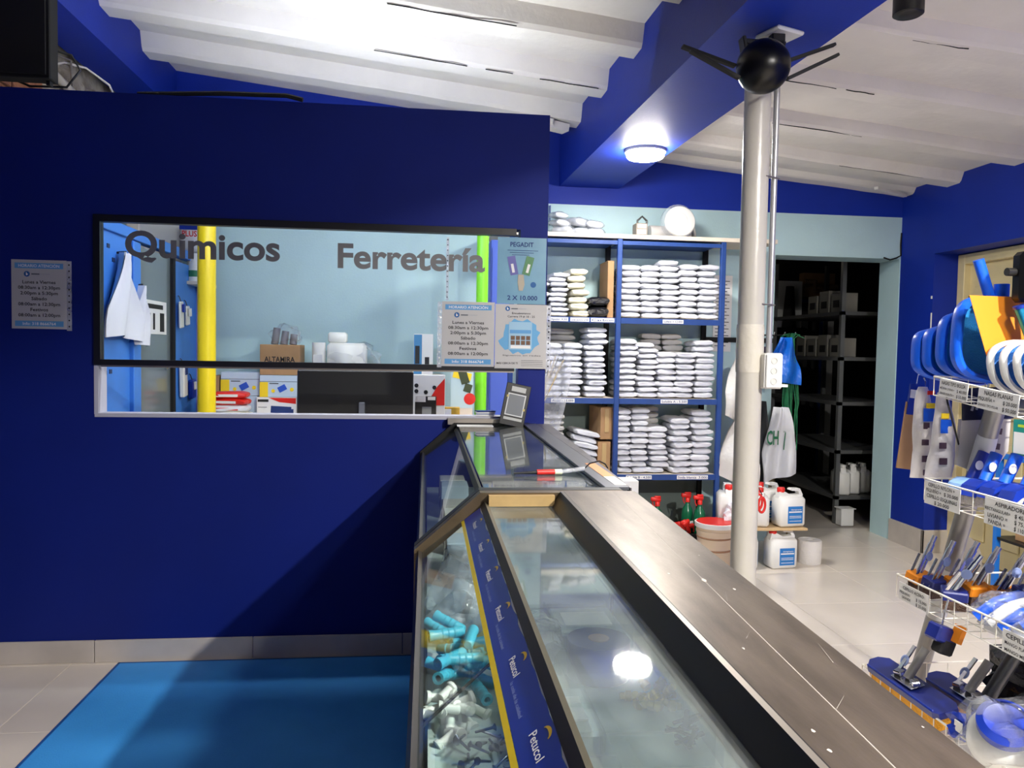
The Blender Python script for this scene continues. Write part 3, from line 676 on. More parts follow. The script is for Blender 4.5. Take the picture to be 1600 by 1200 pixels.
# bucket with red lid
t = thing('bucket', 'cream bucket with a red lid beside the pole foot', 'bucket', (1.90, 4.82, 0))
B().lathe([(0, 0), (.10, 0), (.118, .235), (.122, .235), (.122, .25), (.118, .252), (.125, .275)], 32).build('body', mat('bucket_cream', (222, 200, 172), .45), t, True, True)
B().lathe([(.124, .275), (.13, .272), (.132, .30), (.124, .302)], 32).build('rim', WHITE, t, True, True)
B().lathe([(.124, .298), (.118, .306), (0, .31)], 32).build('lid', RED, t, True, True)
b = B()
for z in (.12, .2): b.lathe([(.108+z*.04, z), (.112+z*.04, z+.006), (.108+z*.04, z+.012)], 32)
b.build('hoop', mat('hoop_brown', (150, 110, 80), .5), t, True, True)
t = thing('crumpled_bag', 'crumpled white plastic bag lodged beside the shelving post', 'bag', (2.03, 4.84, .25))
rr = random.Random(2)
def crump(cx, cy, cz, sx, sy, sz, seed, m, par, nm='film'):
    r = random.Random(seed); bm = bmesh.new(); bmesh.ops.create_icosphere(bm, subdivisions=3, radius=1)
    ph = [r.uniform(0, 6) for _ in range(6)]
    b = B(); vs = []
    for v in bm.verts:
        p = v.co; k = 1+.16*math.sin(5*p.x+ph[0]+3*p.z)+.13*math.sin(7*p.y+ph[1]+4*p.x)+.1*math.sin(9*p.z+ph[2]+6*p.y)+r.uniform(-.06, .06)
        vs.append((cx+p.x*sx*k, cy+p.y*sy*k, cz+p.z*sz*k))
    bm.verts.index_update(); fs = [[v.index for v in f.verts] for f in bm.faces]; bm.free(); b.add(vs, fs); return b.build(nm, m, par, m in (FILM, FILMW))
crump(2.04, 4.84, .355, .07, .05, .07, 4, BAGW, t)
# ================================================================== PARTITION: LETTERING, POSTERS, MAT
t = thing('floor_mat', 'bright blue mat on the floor before the partition', 'mat', (-.7, 2.4, 0))
b = B(); b.bb(-1.32, -.04, 1.35, 3.47, .0, .006, .002); b.build('mat', MATB, t)
b = B()
for (x0, x1, y0, y1) in ((-1.32, -.04, 3.46, 3.47), (-1.32, -1.31, 1.35, 3.47)): b.bb(x0, x1, y0, y1, .006, .0068)
b.build('hem', mat('mat_hem', (20, 80, 150), .6), t)
GY = PY0+.0078
def window_word(s, label, x0, x1, zb, cap):
    """vinyl letters stuck on the pane, one mesh per letter, set on one base line"""
    t = thing('window_lettering', label, 'lettering', ((x0+x1)/2, GY, zb), group='grey vinyl words on the service window')
    vs, fs = text_mesh(s, .028, .0, 6); a = min(v.x for v in vs); c = max(v.x for v in vs)
    # split in connected letters
    k = cap/.72; kx = (x1-x0)/(c-a); par = list(range(len(vs)))
    def f(i):
        while par[i] != i: i = par[i]
        return i
    for fc in fs:
        for q in fc[1:]:
            p, r = f(fc[0]), f(q)
            if p != r: par[r] = p
    isl = {}
    for fc in fs: isl.setdefault(f(fc[0]), []).append(fc)
    # merge dots and accents with the stem below
    boxes = []
    for r, fl_ in isl.items():
        xs = [vs[i].x for fc in fl_ for i in fc]; boxes.append([min(xs), max(xs), list(fl_)])
    boxes.sort(key=lambda q: q[0]); merged = []
    for bx_ in boxes:
        if merged and bx_[0] < merged[-1][1]-.05: merged[-1][2] += bx_[2]; merged[-1][1] = max(merged[-1][1], bx_[1])
        else: merged.append(bx_)
    for x_, y_, fl_ in merged:
        idx = sorted({i for fc in fl_ for i in fc}); mp = {i: n for n, i in enumerate(idx)}
        b = B(); b.add([(x0+(vs[i].x-a)*kx, GY-.001, zb+vs[i].y*k) for i in idx], [tuple(mp[i] for i in fc) for fc in fl_])
        b.build('letter', GREYL, t)
    return t
window_word('Quimicos', 'grey vinyl word Quimicos on the left of the window pane', -1.300, -.648, 1.778, .112)
window_word('Ferretería', 'grey vinyl word Ferretería on the right of the window pane', -.398, .260, 1.757, .108)
# posters
SLEEVED = mat('sleeved_paper', (182, 181, 180), .5)
def poster(name, label, x0, x1, z0, z1, y, paper, sleeve=None, rot=0.):
    t = thing(name, label, 'poster', ((x0+x1)/2, y, z0))
    B().bb(x0, x1, y-.0012, y, z0, z1).build('sheet', paper, t)
    if sleeve:
        s0, s1 = (x1, x1+.02) if sleeve > 0 else (x0-.02, x0)
        sl_ = B().bb(s0, s1, y-.0012, y, z0-.006, z1-.002).build('sleeve_edge', FILMW, t)
        b = B(); n = 11
        for k in range(n): b.lathe([(.0035, 0), (0, .0004)], 10, Matrix.Translation(((s0+s1)/2, y-.0016, z0+.012+(z1-z0-.03)*k/(n-1))) @ Matrix.Rotation(math.pi/2, 4, 'X'))
        b.build('punch_holes', BLACKM if sleeve > 0 else WHITEP, sl_)
    return t
def logo(t, x, z, r, y):
    b = B(); b.lathe([(r, 0), (r, .0004), (0, .0005)], 24, Matrix.Translation((x, y-.0014, z)) @ Matrix.Rotation(math.pi/2, 4, 'X')); b.build('logo_disc', mat('logo_blue', (30, 90, 150), .6), t)
    b = B(); y2 = y-.0024; b.add([(x-r*.25, y2, z+r*.55), (x-r*.02, y2, z+r*.55), (x-r*.02, y2, z+r*.2), (x+r*.5, y2, z-r*.1), (x+r*.02, y2, z-r*.5), (x-r*.25, y2, z-r*.5)], [(0, 1, 2, 3, 4, 5)]); b.build('logo_mark', WHITEP, t)
    b = B(); b.bb(x+r*1.5, x+r*4.2, y-.0018, y-.0013, z-r*.22, z+r*.22); b.build('logo_name', mat('name_grey', (90, 96, 104), .7), t)
    b = B(); b.bb(x+r*4.3, x+r*7.8, y-.0018, y-.0013, z-r*.2, z+r*.2); b.build('logo_name_tail', mat('name_pale', (170, 172, 176), .7), t)
def schedule(label, x0, x1, z0, z1, y, sleeve):
    t = poster('opening_hours', label, x0, x1, z0, z1, y, SLEEVED, sleeve); h = z1-z0; w = x1-x0; cx = (x0+x1)/2
    Z = lambda q: z1-h*q
    B().bb(x0+.06*w, x1-.06*w, y-.0018, y-.0012, Z(.125), Z(.045)).build('blue_band', STRIPB, t); B().bb(x0+.06*w, x1-.06*w, y-.0018, y-.0012, Z(.965), Z(.885)).build('blue_band', STRIPB, t)
    b = B(); put_text(b, 'HORARIO ATENCIÓN', cx-.37*w, cx+.37*w, Z(.085), .012, .01, y=y-.0022); put_text(b, 'Info: 318 8666764', cx-.30*w, cx+.30*w, Z(.925), .012, .01, y=y-.0022); b.build('band_lettering', WHITEP, t)
    logo(t, cx-.22*w, Z(.205), .012, y)
    b = B()
    for q, s, ww in ((.32, 'Lunes a Viernes', .30), (.40, '08:30am a 12:30pm', .38), (.48, '2:00pm a 5:30pm', .34), (.56, 'Sábado', .14), (.64, '08:00am a 12:30pm', .38), (.72, 'Festivos', .16), (.80, '08:00am a 12:00pm', .38)):
        put_text(b, s, cx-ww*w, cx+ww*w, Z(q), .0135, .018, y=y-.0018)
    b.build('hours_lettering', INK, t)
    return t
schedule('white opening hours sheet hanging alone on the partition, far left', -1.757, -1.535, 1.456, 1.749, PY0-.002, 1)
schedule('white opening hours sheet taped on the window pane', .068, .306, 1.324, 1.616, PY0-.014, -1)
# strip of punched film left hanging on the pane
t = thing('punched_film_strip', 'narrow punched plastic strip hanging above the hours sheet', 'plastic strip', (.09, PY0, 1.62))
B().bb(.084, .096, PY0-.001, PY0-.0002, 1.622, 1.905).build('film', FILMW, t)
for k in range(12): B().lathe([(.003, 0), (0, .0004)], 8, Matrix.Translation((.090, PY0-.0016, 1.635+.0235*k)) @ Matrix.Rotation(math.pi/2, 4, 'X')).build('hole', INK, t)
# glue advert
PGB = mat('poster_blue', (112, 160, 184), .35, rgb2=(98, 146, 172), scale=6)
yq = PY0-.014
t = poster('glue_poster', 'pale blue glue advert PEGADIT on the window, top right', .315, .538, 1.612, 1.912, yq, PGB)
b = B(); put_text(b, 'PEGADIT', .372, .478, 1.881, .020, .02, y=yq-.002); put_text(b, '2 X 10.000', .362, .500, 1.640, .020, .022, y=yq-.002); b.build('lettering', INKB, t)
b = B()
for k in range(3): b.bb(.36+.01*k, .50-.02*k, yq-.0019, yq-.0013, 1.853-.01*k, 1.855-.01*k)
b.build('small_print', INKB, t)
for (x, z, a, m, nm) in ((.385, 1.785, -.2, mat('card_violet', (92, 92, 160), .5), 'glue_card'), (.455, 1.785, .25, mat('card_green', (76, 130, 84), .5), 'glue_card')):
    c = B().box((x, yq-.0022, z), (.036, .001, .085), (0, a, 0)).build(nm, m, t); B().box((x, yq-.003, z-.012), (.012, .001, .04), (0, a, 0)).build('glue_tube', WHITEP, c)
b = B(); b.add([(.410, yq-.0034, 1.745), (.435, yq-.0034, 1.745), (.440, yq-.0034, 1.70), (.432, yq-.0034, 1.672), (.414, yq-.0034, 1.672), (.408, yq-.0034, 1.71)], [(0, 1, 2, 3, 4, 5)]); b.build('printed_hand', mat('print_beige', (176, 168, 150), .6), t)
b = B(); b.lathe([(.013, 0), (.013, .0004), (0, .0005)], 20, Matrix.Translation((.480, yq-.0018, 1.700)) @ Matrix.Rotation(math.pi/2, 4, 'X')); b.build('logo_disc', mat('logo_blue', (30, 90, 150)), t)
# address poster
t = poster('address_poster', 'white shop address poster with a blue splash below the advert', .309, .545, 1.318, 1.610, yq-.0004, SLEEVED, 1)
ya = yq-.0004
logo(t, .365, 1.590, .011, ya)
b = B(); put_text(b, 'Encuéntranos', .385, .470, 1.570, .009, .01, y=ya-.002); put_text(b, 'Carrera 19 # 18 - 25', .365, .490, 1.555, .009, .01, y=ya-.002); put_text(b, 'MÁS CERCA DE TI', .318, .415, 1.342, .008, .015, y=ya-.002)
for k in range(4): b.bb(.43, .53, ya-.0019, ya-.0014, 1.330+.008*k, 1.3312+.008*k)
put_text(b, 'Síguenos en redes', .345, .52, 1.378, .006, 0, y=ya-.002); b.build('lettering', INK, t)
rr = random.Random(14)
sp = [(.425+(.075+.03*rr.random())*math.cos(a), ya-.0018, 1.462+(.065+.03*rr.random())*math.sin(a)) for a in [k*2*math.pi/26 for k in range(26)]]
b = B(); b.add(sp, [tuple(range(26))]); b.build('blue_splash', mat('splash_blue', (96, 160, 204), .6), t)
bb_ = B(); bb_.bb(.372, .478, ya-.0032, ya-.0026, 1.405, 1.530); pk = bb_.build('printed_pack', mat('pack_pale', (150, 188, 212), .6), t)
B().bb(.376, .474, ya-.0038, ya-.0033, 1.478, 1.494).build('pack_band', STRIPB, pk)
for r_ in range(2):
    for c_ in range(4): B().bb(.381+.0235*c_, .400+.0235*c_, ya-.0038, ya-.0033, 1.448-.022*r_, 1.467-.022*r_).build('pack_cell', mat('pack_brown', (110, 84, 66), .7), pk)
B().bb(.381, .472, ya-.0038, ya-.0033, 1.410, 1.424).build('pack_foot', WHITEP, pk)

# ---- on the far counter
t = thing('payment_stand', 'black payment stand with a grey square leaning on the wall', 'stand', (.38, 3.40, 1.063), rot=(-.12, .20, 0))
B().bb(-.056, .056, -.004, .004, 0, .19, .002).build('board', BLACK, t, local=True)
B().bb(-.041, .041, -.0052, -.004, .045, .145).build('frame', mat('stand_white', (206, 208, 208), .5), t, local=True)
B().bb(-.036, .036, -.0062, -.005, .050, .140).build('grey_square', mat('grey_square', (116, 120, 124), .6), t, local=True)
B().bb(-.03, .035, -.0052, -.004, .155, .177).build('label', mat('stand_grey', (178, 180, 178), .5), t, local=True); B().bb(-.042, .042, -.0052, -.004, .025, .037).build('label', mat('stand_grey', (178, 180, 178)), t, local=True)
b = B(); b.bb(-.046, -.038, -.0056, -.004, .125, .135); b.bb(.038, .046, -.0056, -.004, .075, .085); b.build('clips', mat('clip_gold', (190, 170, 90), .4), t, local=True)
B().bb(-.05, .05, 0, .05, 0, .006).build('foot', BLACK, t, local=True)
t = thing('marker_pen', 'red and white pen lying on the far counter glass', 'pen', (.30, 2.06, 1.068))
B().cyl((.305, 2.07, 1.068), (.355, 2.075, 1.068), .0075, 14).build('cap', RED, t, True)
B().cyl((.355, 2.075, 1.068), (.375, 2.077, 1.068), .008, 14).build('collar', mat('pen_cream', (214, 218, 190), .4), t, True)
B().cyl((.375, 2.077, 1.0685), (.44, 2.082, 1.0765), .006, 14).build('barrel', FILMW, t, True)
B().cyl((.305, 2.07, 1.068), (.24, 2.064, 1.066), .005, 12, .002).build('shaft', BLACK, t, True)
B().tube([(.44, 2.082, 1.0765), (.455, 2.086, 1.09), (.485, 2.10, 1.095), (.505, 2.11, 1.085), (.515, 2.12, 1.072)], .0022, 6).build('cord', BLACK, t, True)
t = thing('orange_sheet', 'orange and white sheet stuck at the far counter edge', 'sticker', (.52, 2.0, 1.07))
B().bb(.470, .500, 1.98, 2.22, 1.0702, 1.0712).build('orange_part', mat('sticker_orange', (226, 150, 90), .5), t)
B().bb(.470, .500, 1.86, 1.98, 1.0702, 1.0712).build('white_part', WHITEP, t)

# ---- above the partition, left: black loudspeaker, cables, pipe
t = thing('loudspeaker', 'black box hung on the brick wall above the partition', 'speaker', (-1.86, 3.7, 2.565))
B().bb(-2.045, -1.67, 3.66, 3.74, 2.565, 2.95, .004).build('box', BLACKM, t)
B().bb(-2.03, -1.685, 3.652, 3.66, 2.58, 2.935, .002).build('grille', BLACKM, t)
B().bb(-1.70, -1.685, 3.69, 3.72, 2.545, 2.565).build('knob', BLACKM, t)
B().bb(-2.05, -1.9, 3.74, 3.78, 2.7, 2.8).build('wall_bracket', BLACKM, t)
t = thing('wall_cables', 'loose cables dangling from the black box on the wall', 'cable', (-1.9, 4.0, 2.75))
for k, (pts, m) in enumerate(((([(-1.74, 3.75, 2.73), (-1.64, 3.8, 2.72), (-1.61, 3.82, 2.66), (-1.67, 3.82, 2.58), (-1.82, 3.8, 2.57), (-1.90, 3.8, 2.60)]), BLACK), (([(-1.86, 3.98, 2.72), (-1.78, 4.05, 2.77), (-1.70, 4.1, 2.765), (-1.63, 4.2, 2.72), (-1.6, 4.25, 2.62)]), mat('pale_cable', (190, 184, 176), .5)), (([(-1.82, 4.02, 2.80), (-1.75, 4.05, 2.78), (-1.745, 4.05, 2.66)]), mat('grey_cable', (110, 104, 98), .5)))):
    B().tube(pts, .0055, 6).build('cable', m, t, True)
t = thing('wall_pipe', 'white plastic pipe on the raw plaster beside the cables', 'pipe', (-1.98, 4.3, 2.7))
B().cyl((-1.985, 4.0, 2.875), (-1.985, 5.2, 2.72), .022, 12).build('pipe', mat('old_white_pipe', (186, 178, 164), .5), t, True)
B().cyl((-1.985, 4.25, 2.842), (-1.985, 4.3, 2.836), .028, 12).build('coupling', mat('old_white_pipe', (186, 178, 164)), t, True)
# ================================================================== OFFICE BEHIND THE WINDOW
t = thing('office_partition', 'light blue steel door partition inside the office, left of the window', 'partition', (-1.5, 4.4, 0))
B().bb(-1.53, -1.50, 3.60, 4.10, 0, 1.93).build('steel_panel', DOORB, t)
B().bb(-1.53, -1.50, 4.78, 5.24, 0, 1.90).build('steel_panel', DOORB, t)
B().bb(-1.54, -1.478, 4.10, 4.20, 0, 1.92, .003).build('post', DOORB, t)
B().bb(-1.54, -1.485, 4.74, 4.78, 0, 1.93, .003).build('post', BLACKM, t)
B().bb(-1.54, -1.485, 3.60, 5.24, 1.93, 1.985, .003).build('top_rail', DOORB, t)
B().bb(-1.515, -1.505, 4.20, 4.74, .1, 1.91).build('pane', GREYGL, t)
B().tube([(-1.49, 4.72, 1.30), (-1.46, 4.68, 1.30), (-1.455, 4.6, 1.285), (-1.46, 4.52, 1.26)], .008, 8).build('lever_handle', CHROME, t, True)
B().bb(-1.53, -1.46, 5.24, 5.34, 0, 1.95).build('end_post', mat('violet_grey', (126, 124, 186), .5), t)
b = B()
for y, z in ((3.84, 1.86), (3.9, 1.80), (3.8, 1.26), (3.86, 1.265)): b.box((-1.499, y, z), (.004, .03, .02))
b.build('scuffs', mat('scuff_navy', (30, 50, 90), .7), t)
t = thing('door_notice', 'white printed notice stuck on the office door pane', 'notice', (-1.5, 4.45, 1.46))
B().bb(-1.504, -1.500, 4.26, 4.66, 1.455, 1.640).build('sheet', WHITEP, t)
b = B(); b.bb(-1.500, -1.499, 4.36, 4.60, 1.595, 1.62); b.bb(-1.5, -1.499, 4.55, 4.62, 1.47, 1.575)
for k in range(3): b.bb(-1.5, -1.499, 4.30+.07*k, 4.33+.07*k, 1.48, 1.57)
b.build('print', INK, t)
def cloth(label, y0, y1, z0, z1, seed):
    r = random.Random(seed); t = thing('hanging_cloth', label, 'cloth', (-1.45, (y0+y1)/2, z0), group='white cloths on the office partition')
    def f(u_, v): 
        w_ = .25+.75*min(1, v*1.5); return (-1.465+.02*math.sin(u_*10+v*4+seed), y0+(y1-y0)*(.5+(u_-.5)*w_), z1-(z1-z0)*v-.12*(y1-y0)*abs(u_-.3)*v)
    b = B(); b.sheet(f, 14, 16); b.sheet(lambda a, c: tuple(Vector(f(a, c))+Vector((.006, 0, 0))), 14, 16); b.build('cloth', mat('cloth_white', (214, 214, 220), .85), t, True)
    B().cyl((-1.50, (y0+y1)/2, z1), (-1.455, (y0+y1)/2, z1+.004), .006, 8).build('peg', BLACK, t); return t
cloth('wide white cloth hanging on the blue office partition', 3.76, 4.13, 1.44, 1.84, 1)
cloth('narrow white cloth hanging beside the wide one in the office', 4.09, 4.24, 1.40, 1.70, 2)
for k, (y, z0, z1, lab) in enumerate(((4.86, 1.50, 1.66, 'white paper sheaf pegged high at the office door frame'), (4.98, 1.52, 1.64, 'small white card pegged beside the sheaf in the office'), (4.90, 1.08, 1.28, 'white telephone hanging low on the office partition'), (5.08, 1.06, 1.18, 'blue and white brush hanging low on the office partition'))):
    t = thing('hanging_item', lab, 'hanging item', (-1.47, y, z0))
    m = (WHITEP, WHITEP, WHITE, SKIMD)[k]
    B().box((-1.478, y, (z0+z1)/2), (.03 if k > 1 else .012, .085, z1-z0), (.08, 0, .05), .006).build('body', m, t)
    B().box((-1.462, y, z1-.04), (.012, .04, .05), (.08, 0, 0), .003).build('front', (SKIMD, WHITE, INKB, WHITE)[k], t)
    B().tube([(-1.48, y, z1), (-1.49, y, z1+.03), (-1.498, y, z1+.035)], .003, 5).build('hook', DARKM, t)
t = thing('yellow_column', 'bright yellow round column inside the office', 'column', (-1.30, 4.75, 0))
B().cyl((-1.30, 4.75, 0), (-1.30, 4.75, 2.80), .052, 32).build('shaft', YEL, t, True)
B().lathe([(.075, 0), (.075, .01), (.052, .012)], 28, Matrix.Translation((-1.30, 4.75, 0))).build('collar', YEL, t, True)
t = thing('lime_column', 'lime green round column inside the office, right', 'column', (.335, 4.72, 0))
B().cyl((.335, 4.72, 0), (.335, 4.72, 2.75), .036, 28).build('shaft', LIME, t, True)
B().lathe([(.06, 0), (.06, .01), (.036, .012)], 28, Matrix.Translation((.335, 4.72, 0))).build('collar', LIME, t, True)
t = thing('blue_locker', 'tall violet blue locker right of the lime column', 'locker', (.46, 5.0, 0))
B().bb(.40, .52, 4.9, 5.1, 0, 2.1, .003).build('body', mat('violet_blue', (70, 96, 196), .5), t); B().bb(.41, .51, 4.893, 4.9, .05, 2.05).build('front', mat('violet_blue', (70, 96, 196)), t)
# planks and product on top at left
for k in range(3):
    t = thing('wood_plank', ('pale plank leftmost above the office partition', 'pale plank in the middle above the office partition', 'pale plank rightmost above the office partition')[k], 'plank', (-1.95+.09*k, 4.6+.1*k, 0), group='planks leaning in the office')
    B().bb(-1.98+.10*k, -1.91+.10*k, 4.62+.1*k, 4.65+.1*k, 0, 2.3, .003).build('plank', (WOODW, CARD, WOODW)[k], t); B().bb(-1.98+.10*k, -1.91+.10*k, 4.615+.1*k, 4.62+.1*k, 2.2, 2.24).build('nailed_batten', CARD, t)
t = thing('white_board', 'pale sheet standing behind the office partition', 'board', (-1.72, 5.2, 0))
B().bb(-1.86, -1.58, 5.2, 5.22, 0, 2.4).build('sheet', WHITEP, t); B().bb(-1.87, -1.57, 5.19, 5.23, 2.4, 2.42).build('cap', WOODW, t)
t = thing('plus_sack', 'stacked white sack with red PLUS lettering behind the yellow column', 'sack', (-1.46, 5.2, 1.9))
B().bb(-1.56, -1.42, 5.08, 5.3, 1.99, 2.16, .02).build('sack', BAGW, t, True)
b = B(); put_text(b, 'PLUS', -1.54, -1.45, 2.10, .035, .02, y=5.078); b.build('lettering', RED, t)
B().bb(-1.555, -1.425, 5.074, 5.079, 2.125, 2.15).build('blue_band', SKIMD, t)
t = thing('green_label_jar', 'white jar with a green label under the PLUS sack', 'jar', (-1.46, 5.2, 1.8))
B().lathe([(0, 0), (.05, 0), (.05, .14), (.035, .16), (.035, .18), (0, .18)], 24, Matrix.Translation((-1.47, 5.12, 1.80))).build('jar', WHITE, t, True)
B().lathe([(.0508, .03), (.0508, .07)], 24, Matrix.Translation((-1.47, 5.12, 1.80))).build('label', mat('jar_green', (50, 120, 80), .5), t, True)
B().bb(-1.57, -1.40, 5.04, 5.35, 1.78, 1.80).build('board', WOODW, t)
# desk along the back wall
t = thing('office_counter', 'pale counter along the back wall of the office', 'counter', (-.6, 5.2, 0))
B().bb(-1.44, .30, 4.95, 5.47, .90, .935, .003).build('top', WOODW, t)
for x in (-1.40, -.6, .2): B().bb(x, x+.04, 5.0, 5.45, 0, .90).build('leg', WOODW, t)
hs = B().bb(-.80, .12, 5.12, 5.46, 1.205, 1.225).build('raised_board', WOODW, t)
for x in (-.80, .10): B().bb(x, x+.02, 5.12, 5.46, .935, 1.205).build('board_side', WOODW, hs)
def carton(name, label, x0, x1, z0, z1, y0, y1, m, cat='box'):
    t = thing(name, label, cat, ((x0+x1)/2, (y0+y1)/2, z0)); B().bb(x0, x1, y0, y1, z0, z1, .002).build('carton', m, t); return t
PALE = mat('pale_print', (190, 208, 226), .5); YPR = mat('yellow_print', (246, 214, 40), .5); BPR = mat('blue_print', (40, 84, 190), .5)
def toolbox(label, x0, x1, z0, z1, y):
    t = carton('tool_carton', label, x0, x1, z0, z1, y, y+.18, PALE); w = x1-x0; h = z1-z0
    B().bb(x0, x0+.22*w, y-.002, y, z0, z0+.68*h).build('yellow_patch', YPR, t)
    B().box((x0+.60*w, y-.002, z0+.40*h), (.22*w, .002, .26*h), (0, -.5, 0)).build('printed_tool', BPR, t)
    b = B(); b.lathe([(.013, 0), (0, .001)], 14, Matrix.Translation((x0+.86*w, y-.0015, z0+.35*h)) @ Matrix.Rotation(math.pi/2, 4, 'X')); b.lathe([(.012, 0), (0, .001)], 14, Matrix.Translation((x0+.36*w, y-.0015, z0+.28*h)) @ Matrix.Rotation(math.pi/2, 4, 'X')); b.build('yellow_badges', YPR, t)
    B().bb(x0, x1, y-.0015, y, z0+.70*h, z0+.715*h).build('lid_line', INK, t)
    B().bb(x0+.26*w, x0+.5*w, y-.0015, y, z0+.60*h, z0+.635*h).build('print_line', INK, t); return t
t = carton('brown_carton', 'brown carton printed ALTAMIRA behind the window', -1.078, -.824, 1.212, 1.411, 5.16, 5.36, CARD)
b = B(); put_text(b, 'ALTAMIRA', -1.05, -.855, 1.315, .034, .02, y=5.158); b.build('lettering', INK, t)
toolbox('tool carton under the ALTAMIRA carton', -1.078, -.840, 1.068, 1.210, 5.16)
toolbox('tool carton left of the ALTAMIRA carton', -1.334, -1.088, 1.072, 1.225, 5.20)
carton('plain_carton', 'plain pale carton under the left tool carton', -1.33, -1.10, .937, 1.070, 5.2, 5.38, PALE)
t = carton('red_white_carton', 'white and red carton with a blue machine, lowest in its pile', -1.095, -.842, .937, 1.066, 5.15, 5.34, WHITEP)
B().add([(-1.02, 5.148, 1.063), (-.845, 5.148, 1.063), (-.845, 5.148, 1.025), (-.95, 5.148, 1.035)], [(0, 1, 2, 3)]).build('red_sweep', RED, t)
b = B(); b.box((-.94, 5.148, .985), (.13, .002, .045), (0, .05, 0)); b.box((-.89, 5.147, .965), (.06, .002, .05)); b.build('printed_machine', INKB, t)
b = B(); b.bb(-1.088, -1.02, 5.1475, 5.149, 1.036, 1.052); b.bb(-1.085, -1.03, 5.1475, 5.149, 1.0, 1.003); b.build('print', INK, t)
for k in range(4):
    t = thing('red_packet', ('lowest pale packet in the red pile beside the yellow column', 'second packet in the red pile beside the yellow column', 'third red packet in the pile beside the yellow column', 'topmost red packet in the pile beside the yellow column')[k], 'packet', (-1.24, 5.05, .945+.042*k), rz=(-.1, .1, -.05, .08)[k], group='red packets piled in the office')
    o = bpy.data.objects.new('packet', bag_mesh('packet', (BAGC, BAGW, RED, RED)[k], .26-.01*k, .045, .16, 300+k)); COL.objects.link(o); o.parent = t; o.location = (0, 0, .014)
    B().bb(-.09, .06, -.083, -.079, .006, .022).build('label', (SKIMD, RED, WHITEP, WHITEP)[k], t, local=True)
carton('brown_side_carton', 'tall brown carton right behind the yellow column', -1.40, -1.345, .937, 1.20, 5.2, 5.4, CARD)
t = thing('roll_bag', 'clear bag of grey rolls on the ALTAMIRA carton', 'bag', (-.92, 5.25, 1.412))
for k in range(3): B().cyl((-1.0+.06*k, 5.24, 1.413), (-.985+.055*k, 5.25, 1.52-.02*k), .024, 16).build('roll', mat('grey_roll', (120, 116, 120), .6), t, True)
crump(-.92, 5.25, 1.482, .095, .06, .066, 31, FILM, t)
t = thing('white_can', 'white cylinder can on the raised office board', 'can', (-.71, 5.22, 1.226))
B().cyl((-.71, 5.22, 1.226), (-.71, 5.22, 1.43), .044, 24).build('can', WHITE, t, True); B().bb(-.74, -.68, 5.172, 5.178, 1.27, 1.35).build('label', mat('can_label', (205, 205, 205), .6), t)
t = thing('white_pack', 'white wrapped pack in clear film on the raised office board', 'pack', (-.5, 5.25, 1.226))
B().bb(-.655, -.40, 5.18, 5.34, 1.227, 1.43, .02).build('pack', WHITE, t, True); B().bb(-.65, -.53, 5.2, 5.32, 1.43, 1.50, .012).build('upper_pack', WHITE, t, True)
crump(-.50, 5.26, 1.325, .17, .10, .098, 33, FILM, t)
t = carton('blue_white_carton', 'narrow carton with a blue picture side on the raised board', -.085, .045, 1.226, 1.50, 5.2, 5.3, WHITEP)
B().bb(-.083, -.03, 5.198, 5.2, 1.23, 1.495).build('blue_side', mat('carton_blue', (60, 130, 180), .5), t); b = B(); b.box((.005, 5.198, 1.32), (.03, .002, .05)); b.box((.0, 5.198, 1.27), (.045, .002, .03)); b.box((-.06, 5.197, 1.36), (.03, .002, .12)); b.build('printed_tool', INK, t)
# monitor on the inner desk
t = thing('office_desk', 'pale desk right behind the service window', 'desk', (-.5, 3.85, 0))
B().bb(-1.2, .40, 3.60, 4.15, .985, 1.01, .003).build('top', WOODW, t)
for x in (-1.17, .34): B().bb(x, x+.04, 3.65, 4.1, 0, .985).build('leg', WOODW, t)
t = thing('computer_monitor', 'black computer monitor seen from behind in the window slot', 'monitor', (-.35, 3.95, 1.01))
B().bb(-.642, -.064, 3.94, 3.975, 1.045, 1.287, .008).build('case', BLACK, t)
B().bb(-.335, -.305, 3.918, 3.94, 1.02, 1.125, .003).build('neck', mat('grey_neck', (92, 96, 106), .5), t)
B().bb(-.42, -.22, 3.86, 4.02, 1.011, 1.022, .004).build('foot', BLACK, t)
B().bb(-.635, -.07, 3.975, 3.978, 1.055, 1.28).build('screen', BLACKM, t)
# right-hand items in the slot
t = carton('red_sweep_carton', 'white carton with a red sweep right of the monitor', -.075, .102, 1.011, 1.262, 4.11, 4.15, WHITEP)
B().add([(.0, 4.108, 1.10), (.10, 4.108, 1.10), (.10, 4.108, 1.245), (.06, 4.108, 1.20)], [(0, 1, 2, 3)]).build('red_sweep', RED, t)
for x, z in ((-.05, 1.205), (-.05, 1.175), (.0, 1.17), (.045, 1.195)): B().lathe([(.011, 0), (0, .001)], 12, Matrix.Translation((x, 4.1085, z)) @ Matrix.Rotation(math.pi/2, 4, 'X')).build('printed_part', INK, t)
t = thing('payment_card', 'black card stand with a small grey square beside the monitor', 'stand', (.0, 4.0, 1.011))
B().bb(-.055, .055, 4.0, 4.008, 1.011, 1.155, .002).build('board', BLACK, t); B().bb(-.018, .03, 3.996, 4.0, 1.035, 1.10).build('grey_square', mat('grey_square', (116, 120, 124)), t); B().bb(-.055, .0, 3.996, 4.0, 1.125, 1.158).build('label', WHITEP, t); B().bb(.01, .05, 3.996, 4.0, 1.135, 1.152).build('label', WHITEP, t)
B().bb(-.05, .05, 4.008, 4.04, 1.011, 1.016).build('foot', BLACK, t)
t = thing('machine_poster', 'printed sheet of a yellow and black machine near the lime column', 'poster', (.22, 4.6, 1.0))
B().box((.215, 4.60, 1.17), (.135, .004, .24), (0, 0, 0)).build('sheet', mat('poster_pale', (190, 214, 218), .6), t)
